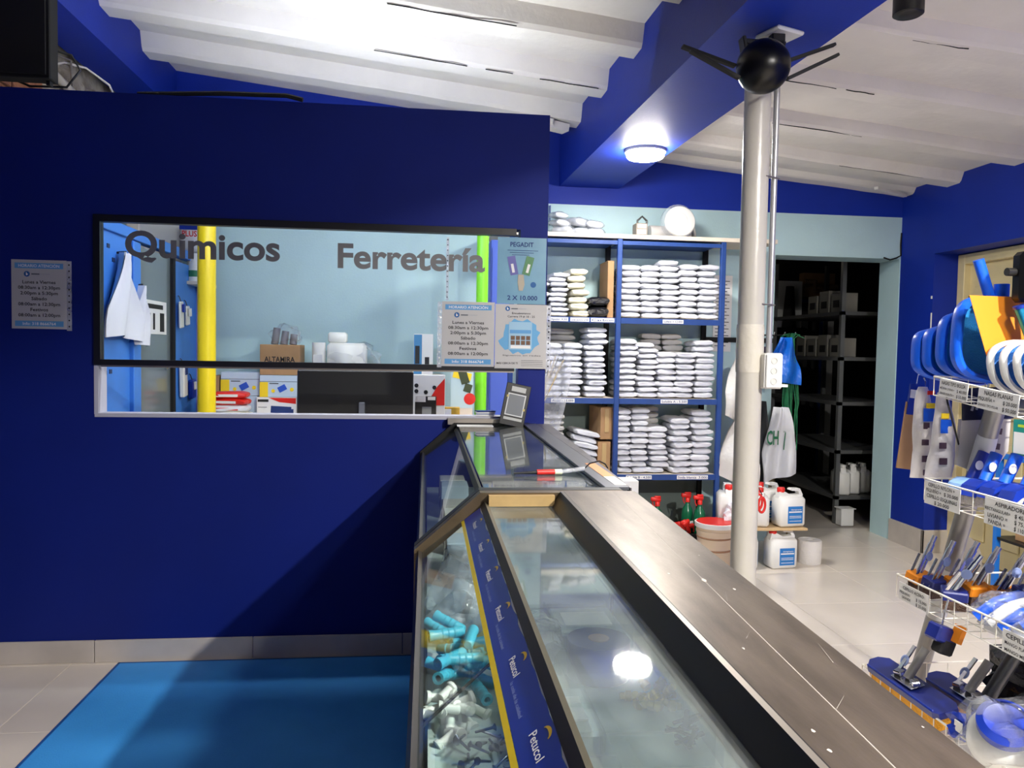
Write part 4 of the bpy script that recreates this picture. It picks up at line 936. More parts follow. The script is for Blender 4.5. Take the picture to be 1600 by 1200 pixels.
B().box((.215, 4.597, 1.245), (.11, .002, .045), (0, .2, 0)).build('printed_body', YPR, t); b = B(); b.box((.225, 4.596, 1.235), (.05, .002, .08), (0, -.3, 0)); b.box((.25, 4.596, 1.17), (.045, .002, .05), (0, .3, 0)); b.build('printed_frame', mat('olive_ink', (60, 70, 40), .6), t)
b = B(); b.lathe([(.035, 0), (0, .001)], 24, Matrix.Translation((.262, 4.5965, 1.105)) @ Matrix.Rotation(math.pi/2, 4, 'X')); b.build('red_disc', RED, t)
B().bb(.15, .28, 4.60, 4.66, .985, 1.05).build('foot_block', WOODW, t)
t = thing('side_desk', 'narrow inner table below the machine poster', 'table', (.2, 4.6, 0)); B().bb(.08, .29, 4.5, 4.7, .955, .985).build('top', WOODW, t); B().bb(.16, .2, 4.58, 4.62, 0, .955).build('leg', WOODW, t)
t = carton('gold_box', 'small gold box at the foot of the machine poster', .10, .20, .986, 1.06, 4.51, 4.56, mat('gold_box', (200, 160, 60), .45)); B().bb(.11, .15, 4.508, 4.51, 1.01, 1.05).build('white_print', WHITEP, t)
t = thing('card_pile', 'small pile of cards on the window sill beside the payment stand', 'cards', (.27, 3.56, 1.096))
for k in range(4): B().box((.275, 3.545, 1.099+.006*k), (.085, .055, .005), (0, 0, .1*k-.1)).build('card', (WHITEP, mat('grey_card', (150, 160, 180), .5), WHITEP, INKB)[k], t)
# ================================================================== POOL-TOOL RACK ON THE RIGHT
RX0 = 1.64
rk = thing('display_rack', 'white wire basket rack on grey tube legs at the right', 'rack', (1.8, 2.1, 0))
B().cyl((1.80, 2.65, 0), (1.80, 2.24, 1.275), .029, 24).build('tube_leg', GREYT, rk, True)
B().cyl((1.80, 1.18, 0), (1.80, 1.58, 1.19), .029, 24).build('tube_leg', GREYT, rk, True)
B().cyl((1.80, 2.25, 1.262), (1.80, 1.56, 1.185), .03, 24).build('top_tube', GREYT, rk, True)
B().lathe([(.032, 0), (.03, .16), (.0295, .2)], 24, Matrix.Translation((1.80, 2.49, .49)) @ Matrix.Rotation(math.radians(17.8), 4, 'X')).build('lit_patch', WHITE, rk, True)  # white band that paints a lit patch onto the tube leg
B().lathe([(.032, 0), (.0305, .11), (.0295, .13)], 24, Matrix.Translation((1.80, 2.318, 1.03)) @ Matrix.Rotation(math.radians(17.8), 4, 'X')).build('lit_patch', WHITE, rk, True)  # upper lit patch, also put on as a white band
def basket(x0, x1, y0, y1, z, dep, dz=0.):
    """dz: how far the near end (y0) hangs lower"""
    def Z(y, q=0.): return z-q-dz*(y1-y)/(y1-y0)
    r = B(); r.tube([(x0, y0, Z(y0)), (x0, y1, Z(y1)), (x1, y1, Z(y1)), (x1, y0, Z(y0)), (x0, y0, Z(y0))], .0035, 6); rim = r.build('basket_rim', WIREW, rk)
    g = B(); n = int((y1-y0)/.055)
    for k in range(n+1):
        y = y0+(y1-y0)*k/n; g.tube([(x0, y, Z(y)), (x0, y, Z(y, dep)), (x1, y, Z(y, dep)), (x1, y, Z(y))], .0018, 5)
    for k in range(7):
        x = x0+(x1-x0)*k/6; g.tube([(x, y1, Z(y1)), (x, y1, Z(y1, dep)), (x, y0, Z(y0, dep)), (x, y0, Z(y0))], .0018, 5)
    o = g.build('wire_grid', WIREW, rim); o['kind'] = 'stuff'
    a = B(); 
    for y in (y0+.1, y1-.1): a.tube([(x1, y, Z(y)), (1.80 if x1 < 1.8 else x1-.02, y, Z(y)+.01)], .004, 6)
    return rim
basket(RX0, 2.0, 1.45, 2.325, 1.340, .06, .10)
basket(RX0, 2.0, 1.45, 2.35, 1.003, .07, .01)
basket(1.615, 2.02, 1.40, 2.44, .657, .075, -.01)
basket(1.55, 2.04, 1.36, 2.52, .31, .09, 0)
B().tube([(RX0+.01, 2.30, 1.335), (1.66, 2.28, 1.25), (1.78, 2.36, 1.06)], .003, 6).build('stay_wire', DARKM, rk)
def pcard(label, ya, yb, zt, h, lines, x=RX0, slope=0.):
    """card on a basket rim, read from the counter side; lines = (text, rel0, rel1, row, height)"""
    t = thing('price_card', label, 'price card', (x-.006, ya, zt-h), rz=-math.pi/2, group='price cards on the wire baskets'); t.rotation_euler = (0, slope, -math.pi/2); w = ya-yb
    B().bb(0, w, -.0008, .0008, 0, h).build('card', WHITEP, t, local=True)
    b = B()
    for s, a, c, row, hh in lines: put_text(b, s, w*a, w*c, h*row, h*hh, .012, y=-.0016)
    b.build('lettering', INK, t, local=True); return t
pcard('price card NASAS TIPO BOLSA on the top basket', 2.292, 2.161, 1.336, .055, (('NASAS TIPO BOLSA', .08, .92, .80, .20), ('MEDIANA LIVIANA =', .04, .55, .48, .13), ('$ 40.000', .64, .97, .48, .17), ('GRANDE ROBUSTA =', .04, .55, .18, .13), ('$ 55.000', .64, .97, .18, .17)), slope=.10)
pcard('price card NASAS PLANAS on the top basket', 2.118, 1.958, 1.317, .062, (('NASAS PLANAS', .16, .86, .80, .20), ('PEQUEÑA =', .02, .44, .50, .16), ('$ 20.000', .64, .97, .50, .18), ('GRANDE TIPO POLAR', .02, .54, .2, .12), ('$ 50.000', .64, .97, .2, .18)), slope=.10)
pcard('price card CEPILLO NYLON on the middle basket', 2.34, 2.172, 1.0, .075, (('CEPILLO NYLON =', .1, .85, .86, .15), ('PEQUEÑO =', .05, .48, .62, .14), ('$ 30.000', .56, .95, .62, .15), ('CEPILLO ESQUINAS', .07, .93, .38, .15), ('$ 20.000', .3, .72, .14, .15)), slope=.02)
pcard('price card ASPIRADORES on the middle basket', 2.068, 1.885, .998, .078, (('ASPIRADORES', .22, .9, .84, .15), ('RECTANGULAR=', .02, .55, .60, .12), ('$ 45.000', .64, .98, .60, .14), ('LIVIANO =', .08, .5, .37, .15), ('$ 75.000', .64, .98, .37, .14), ('PANDA =', .1, .46, .14, .15), ('$ 110.000', .64, .98, .14, .14)), slope=.02)
pcard('price card CEPILLO ACERO on the low basket', 2.417, 2.263, .640, .058, (('CEPILLO ACERO', .15, .85, .76, .17), ('PEQUEÑO', .04, .4, .46, .13), ('$ 15.000', .6, .95, .42, .16), ('GRANDE', .12, .42, .2, .14), ('$ 25.000', .6, .95, .14, .16)), x=1.615)
pcard('price card CEPILLO with mango lines on the low basket', 1.945, 1.775, .652, .065, (('CEPILLO', .08, .6, .78, .2), ('MANGO PLAST =', .06, .62, .46, .14), ('MANGO MET =', .06, .6, .16, .14)), x=1.615)

# ---- pool leaf skimmers standing in the top basket
def ring(b, cx, cy, cz, rx, rz, p, r, n=40, sq=.5, tilt=0.):
    pts = []
    for k in range(n+1):
        a = 2*math.pi*k/n; ca, sa = math.cos(a), math.sin(a)
        x = math.copysign(abs(ca)**sq, ca)*rx; z = math.copysign(abs(sa)**sq, sa)*rz
        pts.append((cx+x*math.cos(tilt)+z*math.sin(tilt), cy+p*z, cz-x*math.sin(tilt)+z*math.cos(tilt)))
    b.tube(pts, r, 8); return pts
def skimmer(label, cx, cy, cz, rx, rz, lean, tilt, handle=False):
    t = thing('leaf_skimmer', label, 'pool skimmer', (cx, cy, cz-rz), group='blue leaf skimmers in the top basket')
    # rim band: deep moulded lip
    n = 44; b = B(); vs = []; prof = [(1.0, -.012), (1.06, 0), (1.02, .03), (.92, .034), (.86, .012), (.92, -.008)]
    for k in range(n):
        a = 2*math.pi*k/n; ca, sa = math.cos(a), math.sin(a); x = math.copysign(abs(ca)**.55, ca)*rx; z = math.copysign(abs(sa)**.55, sa)*rz
        for s, d in prof:
            X, Z_ = x*s, z*s; X2 = X*math.cos(tilt)+Z_*math.sin(tilt); Z2 = -X*math.sin(tilt)+Z_*math.cos(tilt)
            vs.append((cx+X2, cy+d+lean*Z2, cz+Z2))
    m = len(prof); b.add(vs, [(k*m+q, ((k+1) % n)*m+q, ((k+1) % n)*m+(q+1) % m, k*m+(q+1) % m) for k in range(n) for q in range(m)])
    b.build('rim', SKIMB, t, True)
    def nf(u_, v):
        a = 2*math.pi*u_; r_ = v*.9; x = math.copysign(abs(math.cos(a))**.6, math.cos(a))*rx*r_; z = math.copysign(abs(math.sin(a))**.6, math.sin(a))*rz*r_
        X2 = x*math.cos(tilt)+z*math.sin(tilt); Z2 = -x*math.sin(tilt)+z*math.cos(tilt); return (cx+X2, cy+.02+.05*(1-v*v)+lean*Z2, cz+Z2)
    b = B(); b.sheet(nf, 32, 6); b.build('net', NETB, t, True)
    if handle:
        B().cyl((cx-.03, cy+.01, cz+rz-.02), (cx-.085, cy+.01, cz+rz+.125), .016, 18).build('pole_socket', SKIMB, t, True)
        B().cyl((cx-.01, cy+.0, cz+rz-.04), (cx-.01, cy+.0, cz+rz+.05), .022, 18).build('socket_collar', SKIMB, t, True)
    return t
skimmer('leaf skimmer farthest in the top basket, small and lowest', 1.80, 2.44, 1.405, .145, .085, .15, .12)
skimmer('leaf skimmer second from the far end of the top basket', 1.795, 2.39, 1.415, .135, .085, .15, .12)
skimmer('leaf skimmer third from the far end of the top basket', 1.80, 2.32, 1.435, .14, .105, .15, .15)
skimmer('large leaf skimmer with pole socket behind the orange card', 1.80, 2.235, 1.455, .15, .13, .15, .15, True)
t = thing('orange_card', 'orange product card wrapped over the large leaf skimmer', 'card', (1.82, 2.18, 1.39))
b = B(); f = lambda u_, v: (1.63+.055*v+.34*u_, 2.165+.02*math.sin(u_*2)-.025*v, 1.592-.21*v-.03*u_*v)
b.sheet(f, 10, 8); b.sheet(lambda a, c: tuple(Vector(f(a, c))+Vector((0, .0015, 0))), 10, 8); b.build('card', ORANGE, t, True)
b = B(); b.box((1.86, 2.195, 1.57), (.045, .003, .006)); b.box((1.86, 2.193, 1.558), (.045, .003, .004)); b.build('print', WHITEP, t)
for k in range(4):
    y = 2.105-.052*k; t = thing('flat_net', ('flat pool net farthest in the row, white rimmed', 'flat pool net second in the row, white rimmed', 'flat pool net third in the row, white rimmed', 'flat pool net nearest in the row, white rimmed')[k], 'pool net', (1.765, y, 1.30), group='flat white-rimmed pool nets')
    cx, cz = 1.775-.0*k, 1.375
    n = 40; b = B(); vs = []; prof = [(1.0, -.010), (1.04, .0), (1.0, .014), (.90, .012), (.89, -.004)]
    for q in range(n):
        a = 2*math.pi*q/n; x = math.copysign(abs(math.cos(a))**.8, math.cos(a))*.115; z = math.copysign(abs(math.sin(a))**.8, math.sin(a))*.082
        for s, d in prof: vs.append((cx+x*s, y+d+.25*z, cz+z*s))
    m = len(prof); b.add(vs, [(q*m+w, ((q+1) % n)*m+w, ((q+1) % n)*m+(w+1) % m, q*m+(w+1) % m) for q in range(n) for w in range(m)]); b.build('rim', WHITE, t, True)
    b = B(); b.sheet(lambda u_, v: (cx+.104*v*math.cos(2*math.pi*u_), y+.006+.25*.074*v*math.sin(2*math.pi*u_), cz+.074*v*math.sin(2*math.pi*u_)), 28, 3); b.build('net', mat('deep_net', (22, 96, 176), .55, bump=.3, bscale=180), t)
t = thing('blue_foil_tube', 'shiny blue foil tube at the right edge of the top basket', 'tube', (1.80, 2.06, 1.45))
B().cyl((1.79, 2.10, 1.47), (1.755, 2.105, 1.555), .022, 20).build('tube', mat('foil_blue', (40, 150, 200), .2, .6), t, True); B().cyl((1.755, 2.105, 1.555), (1.752, 2.1055, 1.563), .024, 20).build('cap', SKIMD, t, True)
t = thing('black_clamp', 'black clamp with a bolt on the rack tube top', 'clamp', (1.86, 2.15, 1.66))
B().bb(1.738, 1.84, 2.09, 2.14, 1.57, 1.72, .012).build('body', mat('fan_black', (6, 6, 7)), t); B().cyl((1.80, 2.115, 1.27), (1.80, 2.115, 1.58), .010, 12).build('stem', BLACK, t); B().cyl((1.712, 2.12, 1.66), (1.738, 2.12, 1.66), .012, 14).build('bolt', DARKM, t)

# ---- packs hanging under the far end of the top basket
def pouch(label, x, y, z0, z1, w, m, seed, parts, rz=0.):
    t = thing('hanging_pouch', label, 'pouch', (x, y, z0), rz, 'packs hanging below the top basket')
    h = z1-z0
    b = B(); vs = []; n = 20; k_ = 14; r = random.Random(seed); p0 = r.uniform(0, 6)
    for j in range(n+1):
        v = j/n; ww = w*(.30+.70*(1-v)**.6 if v > .25 else .93+.07*math.cos(v*6)); th = .028*math.sin(math.pi*min(1, max(.05, .1+v*.82)))+.002
        for i in range(k_):
            a = 2*math.pi*i/k_; vs.append((math.cos(a)*ww/2+.01*math.sin(v*4+p0), math.sin(a)*th*(1+.2*math.sin(v*14+p0)), h*v))
    fs = [tuple(range(k_-1, -1, -1)), tuple(range(n*k_, n*k_+k_))]
    for j in range(n):
        for i in range(k_): fs.append((j*k_+i, j*k_+(i+1) % k_, (j+1)*k_+(i+1) % k_, (j+1)*k_+i))
    b.add(vs, fs); b.build('pouch', m, t, True, True)
    for nm, mm, cx, cz, ww, hh in parts: B().box((cx, -.031, cz*h), (ww, .003, hh), (-.03, 0, .0), .001).build(nm, mm, t, local=True)
    B().tube([(0, 0, h), (0, 0, h+.02), (.0, .01, h+.03)], .003, 5).build('hook', CHROME, t, local=True)
    return t
PW = mat('pouch_white', (226, 222, 222), .3, bump=.3, bscale=25)
DKP = mat('dark_print', (70, 50, 66), .6)
pats = lambda c: [('printed_square', DKP, -.012+c, .58, .022, .022), ('printed_square', DKP, -.014+c, .40, .026, .02), ('printed_square', DKP, -.01+c, .22, .028, .022), ('printed_square', DKP, 0+c, .07, .036, .02)]
pouch('long white pouch with yellow and blue neck, left of two', 1.715, 2.475, .985, 1.300, .105, PW, 1, [('yellow_band', YPR, 0, .80, .032, .018), ('blue_band', SKIMB, 0, .70, .05, .045), ('red_tip', RED, 0, .94, .028, .014)]+pats(0))
pouch('long white pouch with yellow and blue neck, right of two', 1.715, 2.385, .995, 1.285, .10, PW, 2, [('yellow_band', YPR, -.01, .74, .028, .018), ('blue_band', SKIMB, -.005, .62, .04, .045)]+pats(.0)[:3])
t = thing('card_pack', 'brown card strip with a blue header hanging farthest left', 'pack', (1.72, 2.58, 1.0))
B().box((1.722, 2.57, 1.12), (.055, .006, .24), (0, .12, 0)).build('card', CARD, t); B().box((1.738, 2.565, 1.25), (.05, .006, .11), (0, .1, 0)).build('header', SKIMD, t); B().box((1.738, 2.561, 1.27), (.04, .003, .03), (0, .1, 0)).build('label', WHITEP, t)
B().tube([(1.745, 2.57, 1.30), (1.745, 2.56, 1.34), (1.745, 2.40, 1.345)], .002, 5).build('wire', CHROME, t)
t = thing('mesh_pack', 'wide white mesh pack with a dark navy header hanging', 'pack', (1.80, 2.32, 1.03))
b = B(); b.add([(1.745, 2.33, 1.20), (1.905, 2.31, 1.215), (1.90, 2.31, 1.10), (1.845, 2.32, 1.01), (1.74, 2.335, 1.05), (1.745, 2.345, 1.20), (1.905, 2.325, 1.215), (1.90, 2.325, 1.10), (1.845, 2.335, 1.01), (1.74, 2.35, 1.05)], [(0, 1, 2, 3, 4), (9, 8, 7, 6, 5), (0, 5, 6, 1), (1, 6, 7, 2), (2, 7, 8, 3), (3, 8, 9, 4), (4, 9, 5, 0)]); b.build('mesh', mat('mesh_grey', (184, 180, 178), .5), t)
B().box((1.825, 2.318, 1.255), (.165, .006, .105), (0, -.06, -.12)).build('header', mat('header_navy', (18, 20, 46), .35), t)
b = B()
for k in range(8): b.box((1.775+.014*k, 2.3195-.0017*k-.001, 1.243+.0009*k), (.008, .002, .026-.006*(k % 3)), (0, .3, -.12))
b.build('silver_lettering', mat('silver_ink', (150, 150, 158), .4), t)
for x, z in ((1.86, 1.165), (1.855, 1.115), (1.80, 1.06)): B().box((x, 2.312, z), (.03, .003, .02), (0, .1, -.12)).build('printed_square', DKP, t)
B().tube([(1.825, 2.322, 1.30), (1.825, 2.31, 1.335)], .003, 5).build('hook', CHROME, t)
# ---- nylon brushes in the middle basket
BSL = mat('sleeve_blue', (90, 140, 214), .35, rgb2=(150, 190, 236), scale=14)
def nylon(label, y, x=1.70, z=.955, a=0., body=SKIMD):
    t = thing('nylon_brush', label, 'brush', (x, y, z), a, 'blue nylon brushes in the middle basket')
    b = B(); pr = [(-.075, 0), (-.06, .03), (-.03, .046), (.03, .046), (.06, .03), (.075, 0), (.062, -.004), (.03, .018), (-.03, .018), (-.062, -.004)]
    b.prism(pr, -.026, .026, 'y'); b.build('arched_body', body, t, local=True)
    B().bb(-.055, .055, -.02, .02, -.03, .012).build('bristles', mat('nylon_white', (206, 200, 190), .8, bump=.6, bscale=200), t, local=True)
    B().cyl((0, 0, .04), (.045, -.0, .125), .018, 18).build('socket', SKIMB if body is not BSL else SKIMD, t, True, True)
    b = B(); b.lathe([(.015, 0), (.015, .001), (.011, .0015), (.011, .0005), (0, .0005)], 18, Matrix.Translation((.01, -.019, .088)) @ Matrix.Rotation(math.pi/2, 4, 'X')); b.build('round_label', WHITEP, t, local=True)
    return t
nylon('brush in pale blue sleeve with white badge, middle basket left', 2.26, 1.735, .975, .1, BSL)
nylon('blue nylon brush second from left in the middle basket', 2.19, 1.725, .98, .2)
nylon('blue nylon brush third from left in the middle basket', 2.12, 1.735, .985, .15)
nylon('dark blue nylon brush at the right of the middle basket', 2.04, 1.74, .99, .1)
nylon('blue nylon brush nearest the viewer in the middle basket', 1.95, 1.74, .98, .1)
t = thing('white_packet', 'small white packet at the far end of the middle basket', 'packet', (1.685, 2.34, .935)); B().bb(1.66, 1.71, 2.325, 2.345, .935, .99, .003).build('packet', WHITE, t); B().bb(1.658, 1.66, 2.328, 2.342, .95, .975).build('label', LBLUE, t)
# ---- steel brushes with chrome handles in the low basket
def steel(label, x, y, z, m, a=0., bm=None):
    z += .03
    t = thing('steel_brush', label, 'brush', (x, y, z), a, 'chrome handled steel brushes in the low basket')
    B().box((0, 0, .018), (.075, .05, .034), (.25, 0, 0), .004).build('block', m, t, local=True)
    B().box((0, .0, -.012), (.065, .04, .03), (.25, 0, 0)).build('bristles', mat('steel_wire', (92, 70, 58), .5, .3, bump=.6, bscale=200), t, local=True)
    h = B(); h.cyl((.0, 0, .03), (.055, -.0, .125), .011, 14); h.cyl((.055, 0, .125), (.07, 0, .15), .0085, 14); h.build('handle_tube', CHROME, t, True, True)
    b = B(); b.box((-.012, -.012, .05), (.008, .004, .10), (0, .55, 0)); b.box((-.012, .012, .05), (.008, .004, .10), (0, .55, 0)); b.build('clip_arms', CHROME, t, local=True)
    b = B(); b.lathe([(.016, 0), (.016, .0015), (.012, .002), (.012, .001), (.006, .001), (.006, .002), (0, .002)], 18, Matrix.Translation((.03, -.013, .088)) @ Matrix.Rotation(math.pi/2, 4, 'X')); b.build('round_label', mat('badge_blue', (150, 168, 214), .4), t, local=True)
    return t
steel('steel brush with yellow block at the far end of the low basket', 1.66, 2.39, .615, ORANGE, .3)
steel('steel brush with navy block, second in the low basket', 1.675, 2.325, .615, NAVYPL, .2)
steel('steel brush with yellow block behind the navy one', 1.735, 2.30, .62, ORANGE, .1)
steel('steel brush with large navy block at the basket rim', 1.675, 2.235, .605, NAVYPL, -.5)
steel('steel brush with yellow block in the middle of the low basket', 1.74, 2.22, .625, ORANGE, .0)
steel('steel brush with yellow block leaning right in the low basket', 1.79, 2.17, .625, ORANGE, -.1)
steel('steel brush with navy block lying at the back of the low basket', 1.81, 2.10, .65, NAVYPL, .1)
t = thing('dangling_brush', 'navy brush block dangling below the low basket rim', 'brush', (1.60, 2.19, .54))
B().box((1.603, 2.19, .545), (.085, .05, .05), (.1, .35, .3), .006).build('block', NAVYPL, t); B().box((1.613, 2.19, .505), (.06, .04, .05), (.1, .35, .3), .006).build('bristles', BLACKM, t); B().box((1.642, 2.165, .55), (.02, .03, .055), (.1, .35, .3)).build('yellow_end', ORANGE, t)
B().tube([(1.604, 2.19, .565), (1.608, 2.185, .61), (1.615, 2.18, .655)], .003, 5).build('hook', CHROME, t)
# ---- vacuum hoses and heads in film, low basket right
for k, (x, y, z, s, lab) in enumerate(((1.73, 2.03, .655, 1.0, 'pool vacuum head in clear film, far one in the low basket'), (1.76, 1.86, .68, 1.15, 'pool vacuum head in clear film, near one in the low basket'))):
    t = thing('wrapped_vacuum_head', lab, 'vacuum head', (x, y, z-.06), group='vacuum heads in clear film')
    for q in range(3): B().tube([(x-.10*s, y+.05*s-.05*q*s, z-.02), (x-.05*s, y+.03*s-.05*q*s, z+.03), (x+.03*s, y+.04*s-.05*q*s, z+.045), (x+.10*s, y+.06*s-.05*q*s, z+.02)], .016*s, 10).build('hose', SKIMB if q != 1 else WHITE, t, True)
    B().bb(x-.08*s, x+.09*s, y-.06*s, y+.05*s, z-.06, z-.02, .01).build('plate', WHITE, t)
    crump(x, y, z, .125*s, .10*s, .062*s, 50+k, FILM, t)
# ---- wide brooms in the lowest basket
def broom(label, x, y, z, tilt, L=.40, rz=0.):
    t = thing('pool_broom', label, 'broom', (x, y, z), rz, 'wide navy pool brooms'); t.rotation_euler = (0, tilt, rz)
    b = B(); b.prism([(-L/2, -.035), (-L/2+.02, -.045), (L/2-.04, -.045), (L/2, -.012), (L/2, .02), (L/2-.03, .045), (-L/2+.03, .045), (-L/2, .03)], -.008, .012, 'z')
    b.v = [(v[1], v[0], v[2]) for v in b.v]; b.build('board', NAVYPL, t, local=True)
    B().bb(-.042, -.036, -L/2+.02, L/2-.03, -.012, .016, .002).build('front_lip', SKIMD, t, local=True)
    for q in range(11): B().bb(-.038, .03, -L/2+.02+(L-.05)*q/11, -L/2+.02+(L-.05)*(q+.97)/11, -.055, -.008).build('bristle_tuft', YBRIS, t, local=True)
    br = B().box((0, .0, .02), (.05, .11, .004), bev=.001).build('bracket_plate', CHROME, t, local=True)
    for s in (-1, 1): B().box((0, s*.042, .03), (.026, .03, .016), (0, 0, .3*s), .003).build('bracket_lug', CHROME, br, local=True)
    B().cyl((0, 0, .026), (.085, 0, .105), .014, 16).build('handle_socket', GREYT, t, True, True)
    b = B(); b.lathe([(.019, 0), (.019, .002), (.014, .003), (.014, .001), (0, .001)], 20, Matrix.Translation((.035, .055, .055)) @ Matrix.Rotation(-.9, 4, 'Y')); b.build('round_label', mat('badge_blue', (150, 168, 214)), t, local=True)
    B().box((.035, .055, .054), (.006, .016, .12), (0, .85, 0), .001).build('label_strip', CHROME, t, local=True)
    return t
broom('wide navy pool broom with yellow bristles nearest the counter', 1.585, 2.31, .325, -.25)
broom('second navy pool broom, behind the nearest one', 1.70, 2.18, .335, -.2, .36)
t = thing('handle_sleeve', 'dark grey tube handle standing on the second broom', 'handle', (1.74, 2.15, .37))
B().cyl((1.715, 2.12, .37), (1.79, 2.10, .52), .020, 18).build('tube', mat('dark_tube', (70, 70, 72), .35, .4), t, True); B().cyl((1.785, 2.101, .51), (1.795, 2.098, .535), .023, 18).build('tube_end', BLACK, t, True)
b = B(); b.box((1.70, 2.12, .36), (.05, .05, .012), (0, .1, .5)); b.build('foot_lug', CHROME, t)
# ---- floating dispensers in film
for k, (x, y, z, r, lab) in enumerate(((1.60, 1.915, .345, .088, 'white floating dispenser with blue ring in clear film, far one'), (1.665, 1.79, .34, .075, 'white floating dispenser with blue ring in clear film, near one'))):
    t = thing('floating_dispenser', lab, 'dispenser', (x, y, z-.06), group='floating dispensers in film'); M_ = Matrix.Translation((x, y, z)) @ Matrix.Rotation(math.radians(-22), 4, 'Y') @ Matrix.Rotation(math.radians(28), 4, 'X')
    B().lathe([(0, -.07), (r*.7, -.065), (r, -.02), (r, .02), (r*.8, .05), (r*.55, .06), (r*.55, .085), (0, .088)], 36, M_).build('body', WHITE, t, True)
    B().lathe([(r*.56, .062), (r*.78, .064), (r*.80, .09), (r*.62, .105), (r*.60, .096), (r*.56, .095)], 36, M_).build('blue_ring', SKIMD, t, True)
    o = crump(x, y, z+.015, r*1.22, r*1.2, .105, 60+k, FILM, t)
t = thing('blue_packet', 'blue packet beside the floating dispensers', 'packet', (1.62, 2.03, .3))
crump(1.585, 2.035, .325, .05, .05, .04, 71, SKIMD, t, 'packet'); B().box((1.545, 2.02, .335), (.004, .03, .03)).build('label', WHITEP, t)
t = thing('black_bundle', 'black bagged bundle on the floor behind the brooms', 'bundle', (1.9, 2.15, .0))
crump(1.92, 2.16, .38, .12, .16, .10, 72, BAGK, t, 'bundle'); B().tube([(1.83, 2.05, .44), (1.88, 2.02, .50)], .006, 6).build('metal_rod', CHROME, t)
# ---- blue rack by the cream door with boxed goods
t = thing('blue_rack', 'blue tubular rack with boxed goods before the cream door', 'rack', (3.35, 3.7, 0))
for x, y in ((3.3, 4.07), (3.3, 3.3), (3.52, 4.07), (3.52, 3.3)): B().bb(x-.014, x+.014, y-.014, y+.014, 0, 1.5).build('post', mat('rack_blue', (30, 110, 200), .4), t)
for z in (.86, 1.45): 
    for x in (3.3, 3.52): B().bb(x-.012, x+.012, 3.31, 4.06, z-.03, z).build('rail', mat('rack_blue', (30, 110, 200)), t)
    B().bb(3.31, 3.51, 3.31, 4.06, z-.02, z-.012).build('shelf', mat('rack_blue', (30, 110, 200)), t)
B().bb(3.29, 3.53, 3.29, 4.08, .36, .375).build('shelf', DARKM, t)
t = carton('teal_carton', 'teal and yellow boxed product on the blue rack', 3.33, 3.40, .862, 1.06, 3.74, 4.02, mat('teal_print', (30, 140, 130), .5))
B().bb(3.328, 3.33, 3.75, 4.01, .87, .99).build('pale_panel', WHITEP, t); B().bb(3.326, 3.329, 3.75, 3.86, .87, 1.0).build('yellow_panel', YPR, t); B().bb(3.326, 3.329, 3.90, 3.98, 1.02, 1.035).build('lettering', mat('lime_ink', (190, 220, 60), .5), t)
t = carton('kraft_carton', 'brown carton on the low shelf of the blue rack', 3.34, 3.5, .376, .60, 3.5, 3.98, CARD); B().bb(3.338, 3.34, 3.6, 3.9, .48, .5).build('tape', mat('parcel_tape', (190, 160, 110)), t)
t = thing('grey_disc', 'dusty grey round lid leaning on the floor by the cream door', 'lid', (3.25, 4.35, 0))
B().lathe([(0, 0), (.15, 0), (.155, .006), (.15, .012), (0, .014)], 40, Matrix.Translation((3.30, 4.33, .155)) @ Matrix.Rotation(math.radians(-80), 4, 'Y')).build('lid', mat('dust_grey', (150, 142, 134), .7), t, True); B().lathe([(0, 0), (.02, 0), (.018, .02), (0, .022)], 16, Matrix.Translation((3.285, 4.33, .157)) @ Matrix.Rotation(math.radians(-80), 4, 'Y')).build('knob', mat('dust_grey', (150, 142, 134)), t, True)
# ================================================================== GOODS INSIDE THE NEAR COUNTER
SZ = .781
PLB = mat('plug_blue', (70, 178, 206), .4)
rr = random.Random(42)
bx_ = B(); n = 12
bx_.lathe([(.006, 0), (.0085, .003), (.0085, .052), (.0095, .055), (.0095, .06), (.005, .06), (.005, .03)], 14)
for z in (.015, .025, .035): bx_.lathe([(.0085, z), (.0093, z+.002), (.0085, z+.004)], 14)
plug = bx_.mesh('wall_plug', PLB, True)
where = ['at the left', 'at the centre', 'at the right', 'at the back', 'at the front']
for k in range(30):
    o = bpy.data.objects.new('wall_plug', plug); COL.objects.link(o); a = rr.uniform(0, 6.28); r = .062*math.sqrt(rr.random())
    o.location = (.075+.8*r*math.cos(a), 1.42+r*1.25*math.sin(a), SZ+.012+.016*(k//7)+rr.uniform(0, .006)); o.rotation_euler = (math.pi/2+rr.uniform(-.35, .35), rr.uniform(-.2, .2), rr.uniform(0, 6.28)); o.scale = (1.15,)*3
    tag(o, 'light blue plastic wall plug in the pile in the near counter', 'wall plug', 'blue wall plugs piled in the near counter')
for k, (x, y, sx, sy, sz, lab) in enumerate(((.09, 1.685, .07, .05, .085, 'crumpled clear bag at the far end of the near counter shelf'), (.095, 1.60, .07, .05, .06, 'crumpled clear bag of white parts behind the blue wall plugs'), (.22, 1.50, .05, .10, .04, 'flat clear bag under the top glass of the near counter'))):
    t = thing('parts_bag', lab, 'bag', (x, y, SZ), group='clear parts bags in the near counter')
    crump(x, y, SZ+sz+.004, sx, sy, sz, 90+k, FILMW, t); crump(x, y, SZ+sz*.5+.003, sx*.72, sy*.75, sz*.42, 95+k, (BAGW, BAGW, BAGG, mat('steel_parts', (120, 124, 130), .3, .8))[k], t, 'contents')
wm = B().lathe([(.004, 0), (.0075, .002), (.0075, .028), (.011, .03), (.011, .036), (0, .037)], 12).mesh('white_anchor', WHITE, True)
